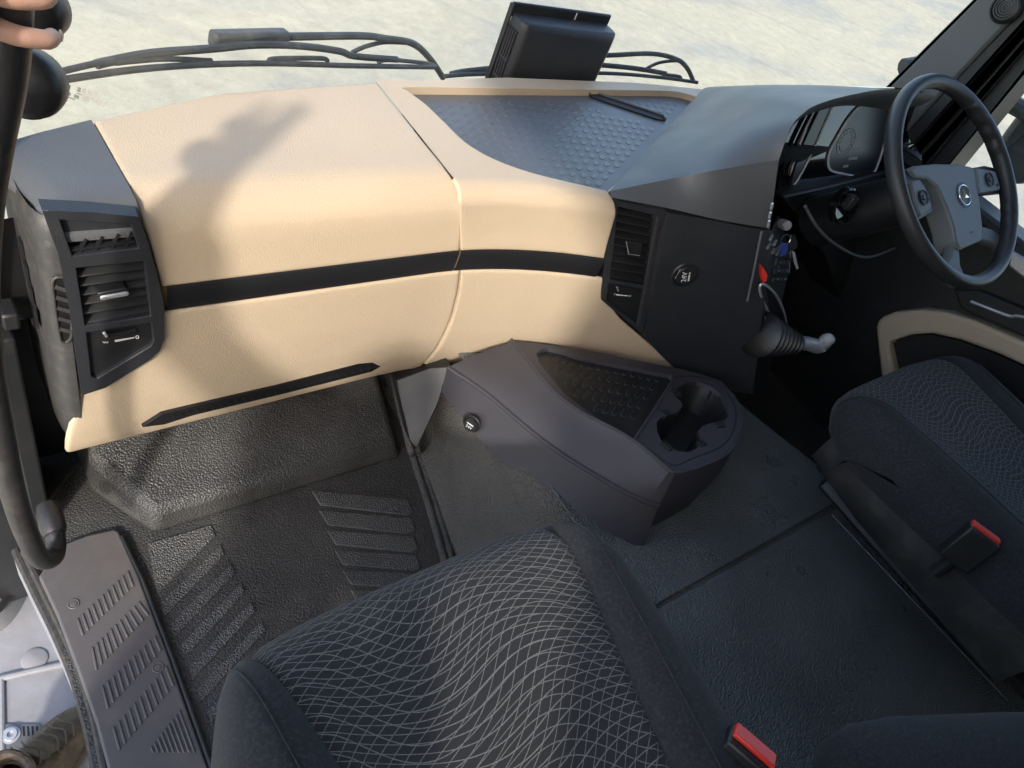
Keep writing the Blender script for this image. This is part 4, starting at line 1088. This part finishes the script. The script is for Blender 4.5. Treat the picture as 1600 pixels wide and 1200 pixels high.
# right A-pillar: trim with a round speaker, rubber seals, window frame
pil = thing('windscreen_pillar', 'grey windscreen pillar trim with round speaker right of the steering wheel', 'pillar', (2.15, .9, .8))
def strip(name, q, x, th, mat, ext=6.0, low=.35, bevel=.004):
    a0, a1, b1, b0 = [onx(p, x) for p in q]
    da, db = a1-a0, b1-b0
    o = obj(name, prism([a0-da*low, a0+da*ext, b0+db*ext, b0-db*low], (th, 0, 0)), mat, pil, bevel=bevel)
    return o
strip('glass_edge', [(1382, 137), (1522, -3), (1528, -3), (1390, 137)], 2.16, .03, 'deep_black', 5.2, .6)
trm = strip('trim', [(1388, 137), (1527, -3), (1606, 4), (1478, 140)], 2.15, .05, 'pillar_grey', 5.2, .6, .012)
strip('seal', [(1480, 139), (1607, 5), (1607, 26), (1488, 158)], 2.155, .05, 'plain_black', 5.2, .6)
strip('seal', [(1490, 158), (1609, 27), (1609, 45), (1496, 175)], 2.17, .05, 'rubber_seal', 5.2, .6)
strip('seal', [(1497, 176), (1610, 46), (1612, 62), (1500, 196)], 2.16, .06, 'plain_black', 5.2, .6, .008)
strip('window_frame', [(1498, 197), (1612, 64), (1616, 92), (1520, 212)], 2.18, .12, 'plain_black', 4.5, 1.2, .012)
spc = onx((1573, 12), 2.146)
spk = obj('speaker', lathe(spc, (-1, 0, 0), [(.036, -.004), (.036, .004), (.032, .007), (.030, .004), (.026, .006), (0, .008)], 32), 'plain_black', pil)
for r in (.008, .014, .020, .026): obj('grille_ring', tube(circ(spc+V((-.008, 0, 0)), (1, 0, 0), r, 24), .0011, 6), 'pillar_grey', spk)

# outside mirror arm on the driver's side
mir = thing('wing_mirror', 'dark outside mirror housing seen through the driver window', 'mirror', onx((1580, 230), 2.62))
mq = [(1552, 232), (1570, 205), (1600, 165), (1640, 120), (1680, 170), (1660, 250), (1612, 285), (1585, 292), (1560, 270)]
mm = obj('housing', prism([onx(p, 2.60) for p in mq], (.09, .02, 0)), 'mirror_housing', mir, bevel=.02, seg=3)
obj('joint', tube([onx((1556, 248), 2.597), onx((1605, 205), 2.597), onx((1650, 165), 2.597)], .003, 6), 'deep_black', mir)
obj('arm', tube([onx((1650, 200), 2.62), V((2.42, .95, 1.0)), V((2.33, .98, .96))], .025, 10), 'mirror_housing', mir)

# ================================================================== windscreen
def gl(x, z): return interp(x, [(-.02, .90), (.06, .955), (.19, 1.03), (.4, 1.135), (.714, 1.23), (1.04, 1.30), (1.4, 1.305), (1.75, 1.27), (2.0, 1.17), (2.12, 1.05), (2.22, .92)])-.16*(z-.70)
def gpt(px, py, off=0):
    r = ray(px, py); lo, hi = .2, 4
    for _ in range(60):
        m = (lo+hi)/2; p = r*m
        if p.y-off > gl(p.x, H+p.z): hi = m
        else: lo = m
    return V((0, 0, H))+r*lo
ws = thing('windscreen', 'large curved windscreen above the dashboard', 'windscreen', (1.1, 1.28, .7))
rows = [[V((x, gl(x, z), z)) for x in [-.02+2.24*i/40 for i in range(41)]] for z in (.57, .7, .8, 1.0, 1.3, 1.6, 2.05)]
obj('glass_pane', grid(rows), 'glass', ws, angle=80)
obj('ledge', loft([[V((x, yback(x)-.02, .66)), V((x, gl(x, .56)+.02, .575)), V((x, gl(x, .56)+.02, .50)), V((x, yback(x)-.05, .50))] for x in [.0+2.18*i/24 for i in range(25)]]), 'deep_black', ws)
st1 = gpt(133, 148, -.003)
Ms = frame(st1, gpt(150, 148, -.003)-gpt(118, 149, -.003), (-.3, -1, .1))
for (u_, v_, a_, h_) in [(-.010, .004, .004, .007), (-.004, .0045, .004, .007), (.002, .005, .005, .007), (.009, .0055, .005, .007), (-.026, .003, .008, .006), (-.010, -.002, .022, .0012), (-.026, -.007, .010, .004), (-.012, -.007, .006, .005), (-.002, -.006, .008, .006), (.016, -.004, .004, .009), (.022, -.004, .005, .008), (.017, .005, .002, .010), (-.026, -.012, .016, .0016)]:
    obj('glass_stamp', bar(Ms @ V((u_, v_, 0)), Ms @ V((u_+a_, v_, 0)), h_, .0004, up=(0, 1, 0)), 'stamp_ink', ws)
def wiper(label, blade, spine, brackets, arm, armr, hose, loc):
    t = thing('wiper', label, 'wiper', loc, 'windscreen wipers')
    def tb(name, pts, r, off=.03, n=8, fl=1.0):
        return obj(name, tube(catmull([gpt(*p, off) for p in pts], 5), r, n, flat=fl), 'wiper_black', t)
    tb('rubber_blade', blade, .0050, .012); tb('blade_spine', spine, .0068, .03)
    for b in brackets: tb('blade_bracket', b, .0045, .024)
    tb('wiper_arm', arm, armr, .055); tb('washer_hose', hose, .0045, .06)
    return t
w1_ = wiper('long windscreen wiper lying above the beige glovebox', [(70, 131), (90, 126), (240, 106), (400, 99), (560, 103), (682, 105)],
      [(150, 101), (170, 96), (240, 83), (330, 76), (400, 70), (470, 72), (530, 80), (555, 88), (620, 93)],
      [[(90, 113), (150, 99), (180, 95)], [(180, 98), (210, 95), (260, 92), (330, 95)], [(420, 97), (430, 92), (500, 91), (512, 95)], [(555, 87), (600, 92), (660, 98), (678, 102)], [(590, 98), (600, 94), (625, 94)]],
      [(332, 62), (400, 58), (470, 57), (565, 56), (600, 60), (645, 68), (672, 92), (692, 121)], .0075, [(550, 82), (570, 73), (600, 66), (632, 67)], gpt(690, 122, .05))
obj('arm_head', bar(gpt(330, 62, .05), gpt(448, 58, .05), .028, .024, up=(0, 1, 0)), 'wiper_black', w1_, bevel=.006)
wiper('short windscreen wiper resting behind the black dash unit', [(695, 119), (740, 116), (850, 114), (960, 115), (1040, 122), (1090, 129)],
      [(704, 116), (730, 111), (800, 104), (880, 98), (955, 103), (1000, 108), (1040, 115)],
      [[(1035, 120), (1040, 117), (1060, 119), (1064, 122)]], [(900, 88), (960, 86), (1020, 84), (1058, 93), (1074, 107), (1083, 126)], .0065,
      [(1010, 107), (1030, 98), (1055, 95), (1064, 97)], gpt(1083, 126, .05))

# ================================================================== black unit with a louvred side standing on the dash
yU = 1.215
ub = [ony((820, 41), yU), ony((968, 57), yU)]
zt_, zb_ = ub[0].z, .62; x0, x1 = ub[0].x, ub[1].x
un = thing('dash_unit', 'black box unit with a louvred left side standing at the windscreen', 'electronic unit', ((x0+x1)/2, yU+.03, zb_))
hw = (x1-x0)/2; xc = (x0+x1)/2
def ring_u(z, k, bulge): 
    r = .022
    return [V((xc-hw*k, yU+.055, z)), V((xc-hw*k, yU+.012, z)), V((xc-hw*k+.012, yU+.001-bulge*.3, z)), V((xc-hw*k+.03, yU-bulge*.7, z)), V((xc, yU-.006-bulge, z)), V((xc+hw*k-.02, yU-bulge*.7, z)), V((xc+hw*k-.006, yU+.006, z)), V((xc+hw*k, yU+.02, z)), V((xc+hw*k, yU+.055, z))]
obj('housing', loft([ring_u(zb_, 1.0, 0), ring_u(zb_+.05, 1.0, .004), ring_u(zt_-.02, 1.0, .006), ring_u(zt_-.004, .995, .003), ring_u(zt_+.004, .98, -.006)]), 'soft_black', un, angle=30, bevel=.005, seg=3)
obj('lid', prism([V((xc-hw-.004, yU+.052, zt_-.006)), V((xc-hw-.004, yU+.062, zt_-.006)), V((xc+hw+.004, yU+.062, zt_-.006)), V((xc+hw+.004, yU+.052, zt_-.006))], (0, 0, .03)), 'plain_black', un, bevel=.004, seg=3)
obj('lid', prism([V((xc-hw-.006, yU+.050, zb_)), V((xc-hw-.006, yU+.064, zb_)), V((xc-hw-.001, yU+.064, zb_)), V((xc-hw-.001, yU+.050, zb_))], (0, 0, zt_-zb_+.02)), 'plain_black', un, bevel=.001)
obj('louvre_backing', box(x0-.0010, x0+.004, yU+.014, yU+.050, zb_, zt_-.02), 'deep_black', un)
for k in range(4):
    y = yU+.018+.0085*k
    obj('louvre_bar', box(x0-.0035, x0, y-.0011, y+.0011, zb_, zt_-.022), 'console_grey', un)
for z in (zb_+.10, zb_+.145): obj('louvre_bar', box(x0-.003, x0-.0005, yU+.014, yU+.048, z-.0015, z+.0015), 'console_grey', un)
obj('seam_mark', box(xc+.035, xc+.038, yU+.0505, yU+.0515, zt_+.002, zt_+.020), 'white_ink', un)

# ================================================================== passenger door opening: pillar, grab handle, sill, seal, step
st('pillar_left', join(box(-.10, .034, .86, .95, -.30, 2.05), box(-.10, .050, .90, .99, -.05, 2.05)), 'plain_black', bevel=.008)
st('door_post_trim', join(box(.028, .056, .835, .86, .02, .52), box(.045, .066, .842, .88, .53, .56)), 'plain_black', bevel=.004)
gh = thing('grab_handle', 'black tubular grab handle running up the open passenger doorway', 'grab handle', ony((85, 838), .70))
ghp = [ony((40, -260), .58), ony((30, -120), .585), ony((15, -20), .59), ony((12, 60), .595), ony((5, 130), .60), ony((-12, 220), .605), ony((-26, 320), .61), ony((-30, 450), .615), ony((-20, 560), .62), ony((-2, 660), .625), ony((18, 760), .63), ony((40, 830), .635), ony((62, 872), .645), ony((82, 872), .665), ony((88, 852), .69), ony((84, 825), .72), ony((82, 815), .76)]
obj('bar', tube(catmull(ghp, 5), [.0155]*40+[.0145]*41, 16), 'handle_black', gh)
obj('foot', lathe(ony((84, 826), .715), V((0, 1, .15)), [(.016, -.01), (.019, .0), (.019, .03), (.015, .045)], 18), 'handle_black', gh)
for (px, py, r) in [(56, 15, .024), (46, 132, .029)]:
    c = ony((px-7, py), .655)
    obj('mount_boss', lathe(c, V((-.45, -.85, .3)), [(r*.6, -.03), (r*.95, -.02), (r, -.006), (r*.96, .004), (r*.7, .012), (0, .014)], 32), 'handle_black', gh, angle=60)
    
sill = thing('door_sill', 'ribbed grey plastic sill plate along the open passenger doorway', 'sill plate', onz((180, 1000), 0))
SZ = .016
sp_ = [(60, 900), (98, 850), (135, 836), (178, 826), (186, 830), (215, 895), (262, 1020), (300, 1130), (336, 1230), (176, 1230), (150, 1130), (122, 1050), (88, 960)]
obj('plate', prism([onz(p, SZ) for p in sp_], (0, 0, -.02)), 'sill_plastic', sill, bevel=.004, seg=3)
obj('edge_strip', tube([onz(p, SZ-.004) for p in [(190, 838), (222, 905), (270, 1030), (345, 1240)]], .0045, 8), 'plain_black', sill)
G = [((121, 967), (130, 993), (199, 893), (208, 917)), ((144, 1012), (151, 1047), (216, 941), (232, 962)), ((160, 1072), (169, 1107), (241, 994), (251, 1018)), ((177, 1136), (187, 1172), (259, 1042), (271, 1073))]
for a, b, c, d in G:
    for j in range(11):
        t = j/10
        p = onz((a[0]+(c[0]-a[0])*t, a[1]+(c[1]-a[1])*t), SZ); q = onz((b[0]+(d[0]-b[0])*t, b[1]+(d[1]-b[1])*t), SZ)
        obj('rib', bar(p+V((0, 0, .0008)), q+V((0, 0, .0008)), .0042, .0036), 'sill_plastic', sill, bevel=.0010, seg=1)
    gr = [onz(p, SZ+.0004) for p in (a, c, d, b)]
    obj('rib_bed', prism(gr, (0, 0, -.002)), 'sill_plastic', sill)
for j in range(10):
    t = j/9; p = onz((280-50*t, 1110+64*t), SZ+.0008); q = onz((304-72*t, 1176), SZ+.0008)
    if (p-q).length > .008: obj('rib', bar(p, q, .0034, .0036), 'sill_plastic', sill, bevel=.001, seg=1)
for p in [(115, 944), (247, 1043)]:
    obj('rivet', lathe(onz(p, SZ), (0, 0, 1), [(.0095, -.002), (.0095, .0012), (.0085, .002), (.006, .001), (.0055, .0025), (0, .003)], 20), 'sill_plastic', sill)

seal = thing('door_seal', 'worn double rubber seal running down outside the sill plate', 'door seal', onz((90, 985), -.02))
s1 = [(30, 860), (45, 892), (64, 932), (84, 972), (104, 1016), (120, 1056), (134, 1104), (146, 1154), (160, 1230)]
obj('inner_lip', tube(catmull([onz((x+9, y), -.002) for x, y in s1], 4), .0085, 10), 'rubber_seal', seal)
obj('outer_lip', tube(catmull([onz((x-4, y), -.012) for x, y in s1], 4), .009, 10), 'rubber_seal', seal)
obj('flange', prism([onz((x-12, y), -.03) for x, y in s1]+[onz((x+12, y), -.03) for x, y in reversed(s1)], (0, 0, -.10)), 'step_white', seal)

es = thing('entry_step', 'pale grey moulded entry step below the passenger door', 'step', (-.05, .4, -.36))
ZS = -.34
obj('tread', prism([V((-.30, -.25, ZS)), V((.12, -.25, ZS)), V((.12, 1.0, ZS)), V((-.30, 1.0, ZS))], (0, 0, -.03)), 'step_white', es, bevel=.006)
wl = catmull([onz(p, ZS) for p in [(-60, 1010), (-20, 1000), (20, 970), (45, 925), (52, 880), (50, 840)]], 5)
obj('well_wall', loft([[p+V((0, 0, -.002)) for p in wl], [p+V((-.012, 0, .04)) for p in wl], [p+V((-.03, .01, .10)) for p in wl], [p+V((-.06, .02, .11)) for p in wl]], False), 'step_white', es, angle=60)
wl2 = catmull([onz(p, ZS+.07) for p in [(-60, 975), (-15, 962), (15, 930), (30, 890), (34, 850)]], 5)
obj('well_rim', tube(wl2, .008, 8), 'plain_black', es)
obj('ridge', tube([onz(p, ZS+.002) for p in [(-30, 1070), (2, 1060), (60, 1046), (110, 1036)]], .007, 10), 'step_white', es)
obj('ridge', tube([onz(p, ZS+.002) for p in [(2, 1060), (3, 1130), (4, 1230)]], .006, 10), 'step_white', es)
obj('plug', lathe(onz((54, 1031), ZS), (0, 0, 1), [(.024, -.001), (.024, .003), (.020, .005), (0, .006)], 28), 'step_white', es)
tp = obj('tread_plate', prism([onz(p, ZS+.004) for p in [(4, 1131), (62, 1131), (110, 1230), (4, 1230)]], (0, 0, -.004)), 'step_metal', es, bevel=.001)
obj('bolt', lathe(onz((17, 1149), ZS+.004), (0, 0, 1), [(.016, 0), (.016, .003), (.012, .003), (.011, .009), (.006, .009), (.0055, .004), (0, .004)], 18), 'satin_metal', tp)
for k in range(4): obj('tread_slot', prism([onz(p, ZS+.0045) for p in [(35+7*k, 1135), (38+7*k, 1135), (39+7*k, 1150), (36+7*k, 1150)]], (0, 0, .0006)), 'deep_black', tp)
obj('bracket', prism([onz(p, ZS+.12) for p in [(-30, 852), (12, 848), (24, 862), (20, 872), (-30, 870)]], (0, 0, -.05)), 'step_white', es, bevel=.006)

# ================================================================== the photographer: boot on the step, left hand on the grab handle
bt = onz((2, 1256), -.24); toe = onz((118, 1108), -.30)-onz((2, 1256), -.30)
per = thing('person', 'person in dusty brown lace-up boots holding the grab handle', 'person', (bt.x-.1, bt.y-.1, ZS))
def skin_body(name, nodes, edges, root, mat, sub=2):
    idx = {k: i for i, k in enumerate(nodes)}
    me = D.meshes.new(name); me.from_pydata([tuple(nodes[k][0]) for k in nodes], [(idx[a], idx[b]) for a, b in edges], []); me.update()
    o = D.objects.new(name, me); link(o, per)
    o.modifiers.new('Skin', 'SKIN').use_smooth_shade = True
    if not me.skin_vertices: me.skin_vertices.new()
    for k, i in idx.items():
        r = nodes[k][1]; me.skin_vertices[0].data[i].radius = r if isinstance(r, tuple) else (r, r)
        me.skin_vertices[0].data[i].use_root = (k == root)
    s = o.modifiers.new('Sub', 'SUBSURF'); s.levels = sub; s.render_levels = sub
    me.materials.append(MT[mat]); return o
bx_, by_ = bt.x, bt.y
gq = ony((17, 2), .59)                     # where the little finger closes on the bar
def fpt(h, ang, r): a = math.radians(ang); return gq+V((math.cos(a)*r, math.sin(a)*r, h+.0))
hip = V((-.30, -.14, .52))
N = {'pelvis': (hip, .12), 'spine': (V((-.29, -.16, .76)), .12), 'chest': (V((-.27, -.17, .97)), .13), 'neck': (V((-.28, -.23, 1.12)), .055), 'skull0': (V((-.27, -.25, 1.19)), .07), 'skull': (V((-.26, -.26, 1.26)), .088), 'crown': (V((-.26, -.265, 1.33)), .06),
     'lsh': (V((-.32, .02, 1.05)), .06), 'lel': (V((-.20, .30, 1.02)), .043), 'lwr': (V((-.02, .50, 1.10)), .030), 'lpalm': (gq+V((-.035, -.030, .035)), .028), 'lpalm2': (gq+V((-.032, -.012, .05)), .026),
     'rsh': (V((-.17, -.31, 1.05)), .06), 'rel': (V((-.12, -.36, .88)), .043), 'rwr': (V((-.10, -.20, 1.15)), .030), 'rpalm': (V((-.09, -.15, 1.24)), .034),
     'lhp': (V((-.37, -.06, .48)), .09), 'lkn': (V((-.38, .04, .08)), .06), 'lan': (V((-.36, .02, -.24)), .042),
     'rhp': (V((-.24, -.18, .48)), .09), 'rkn': (V((-.18, .08, .12)), .06), 'ran': (V((bx_-.01, by_-.012, -.16)), .042)}
E_ = [('pelvis', 'spine'), ('spine', 'chest'), ('chest', 'neck'), ('neck', 'skull0'), ('skull0', 'skull'), ('skull', 'crown'), ('chest', 'lsh'), ('lsh', 'lel'), ('lel', 'lwr'), ('lwr', 'lpalm'), ('lpalm', 'lpalm2'), ('chest', 'rsh'), ('rsh', 'rel'), ('rel', 'rwr'), ('rwr', 'rpalm'),
      ('pelvis', 'lhp'), ('lhp', 'lkn'), ('lkn', 'lan'), ('pelvis', 'rhp'), ('rhp', 'rkn'), ('rkn', 'ran')]
for i, (h, rr) in enumerate([(-.006, .0082), (.017, .0092), (.040, .0096), (.063, .0092)]):
    r = .0175+rr*.8
    pr = 'lpalm2' if i > 1 else 'lpalm'
    for j, (an, q) in enumerate([(205, 1.25), (262, 1.0), (318, 1.0), (368, 1.0)]):
        nm = 'f%d%d' % (i, j); N[nm] = (fpt(h-.006*j*(1 if i == 0 else .4), an, r*q), rr*(1-.07*j)); E_.append((pr if j == 0 else 'f%d%d' % (i, j-1), nm))
for j, (h, an, q) in enumerate([(.05, 170, 1.5), (.062, 120, 1.15), (.068, 70, 1.1)]):
    nm = 't%d' % j; N[nm] = (fpt(h, an, .028*q), .0105-.001*j); E_.append(('lpalm2' if j == 0 else 't%d' % (j-1), nm))
bd = skin_body('body', N, E_, 'pelvis', 'skin')
material('nail', (.66, .42, .34), .3)
for i in range(4):
    c = N['f%d3' % i][0]; a = (c-N['f%d2' % i][0]).normalized(); o = (c-gq); o.z = 0; o = (o-a*o.dot(a)).normalized(); s2 = a.cross(o); rr = N['f%d3' % i][1]
    vs = [c+o*rr*.86+a*(.0055*math.sin(t))+s2*(.0042*math.cos(t))-o*.0012*abs(math.cos(t)) for t in [2*math.pi*k/14 for k in range(14)]]
    obj('nail', prism(vs, o*.0012), 'nail', bd, bevel=.0004)
def ball(name, c, r, mat): return obj(name, lathe(c, (0, 0, 1), [(0.001, -r)]+[(r*math.cos(math.radians(a)), r*math.sin(math.radians(a))) for a in range(-75, 90, 15)]+[(0.001, r)], 20), mat, per, angle=80)
ball('hair', V((-.268, -.275, 1.305)), .098, 'hair')
sub_ = lambda ks, d: {k: (N[k][0], N[k][1]+d) for k in ks}
S = sub_(['pelvis', 'spine', 'chest', 'lsh', 'lel', 'rsh', 'rel', 'neck'], .016); S['neck'] = (V((-.275, -.21, 1.08)), .068)
S['lcf'] = (N['lel'][0].lerp(N['lwr'][0], .75), .046); S['rcf'] = (N['rel'][0].lerp(N['rwr'][0], .75), .046)
skin_body('shirt', S, [('pelvis', 'spine'), ('spine', 'chest'), ('chest', 'neck'), ('chest', 'lsh'), ('lsh', 'lel'), ('lel', 'lcf'), ('chest', 'rsh'), ('rsh', 'rel'), ('rel', 'rcf')], 'pelvis', 'shirt_cloth')
T = sub_(['pelvis', 'lhp', 'lkn', 'lan', 'rhp', 'rkn', 'ran'], .022)
skin_body('trousers', T, [('pelvis', 'lhp'), ('lhp', 'lkn'), ('lkn', 'lan'), ('pelvis', 'rhp'), ('rhp', 'rkn'), ('rkn', 'ran')], 'pelvis', 'denim')
def boot(c, yaw, detail):
    """c: centre of the ankle opening at ground height ZS"""
    M = Matrix.Translation((c.x, c.y, ZS)) @ Matrix.Rotation(yaw, 4, 'Z')      # local +y = toe
    def ringb(z, y0, y1, w_, n=28):
        ym, hl = (y0+y1)/2, (y1-y0)/2
        return [M @ V((w_*math.copysign(abs(math.cos(a))**.85, math.cos(a)), ym+hl*math.copysign(abs(math.sin(a))**.9, math.sin(a)), z)) for a in [2*math.pi*i/n for i in range(n)]]
    up = obj('boot', loft([ringb(.022, -.10, .195, .050), ringb(.045, -.105, .198, .052), ringb(.065, -.103, .185, .049), ringb(.082, -.10, .15, .045), ringb(.10, -.098, .10, .043), ringb(.125, -.095, .065, .044), ringb(.16, -.09, .058, .046), ringb(.19, -.09, .06, .049), ringb(.192, -.085, .055, .045), ringb(.16, -.08, .05, .041)], True, False), 'boot_leather', per, angle=70)
    obj('sole', loft([ringb(.001, -.108, .202, .054), ringb(.024, -.110, .206, .056), ringb(.026, -.106, .2, .052)]), 'boot_sole', up, angle=50)
    obj('collar', tube([p for p in ringb(.191, -.088, .058, .048)]+[ringb(.191, -.088, .058, .048)[0]], .008, 10), 'boot_leather', up)
    for k in range(6):
        y = .15-.018*k; z = .086+.012*k+.006*k*k*.28
        obj('lace', tube(catmull([M @ V((-.026, y+.004, z-.004)), M @ V((-.010, y, z+.006)), M @ V((.010, y+.004, z+.007)), M @ V((.026, y-.012, z-.004))], 4), .0017, 6), 'boot_sole', up)
    obj('tongue', loft([[M @ V((x, y, z+.004-.8*x*x*10)) for x in (-.022, -.01, 0, .01, .022)] for y, z in ((.16, .072), (.13, .090), (.10, .108), (.075, .140), (.066, .20))], False), 'boot_leather', up)
    return up
boot(V((bt.x, bt.y, 0)), math.atan2(-toe.x, toe.y), True)
boot(V((-.36, .0, 0)), math.radians(-50), False)
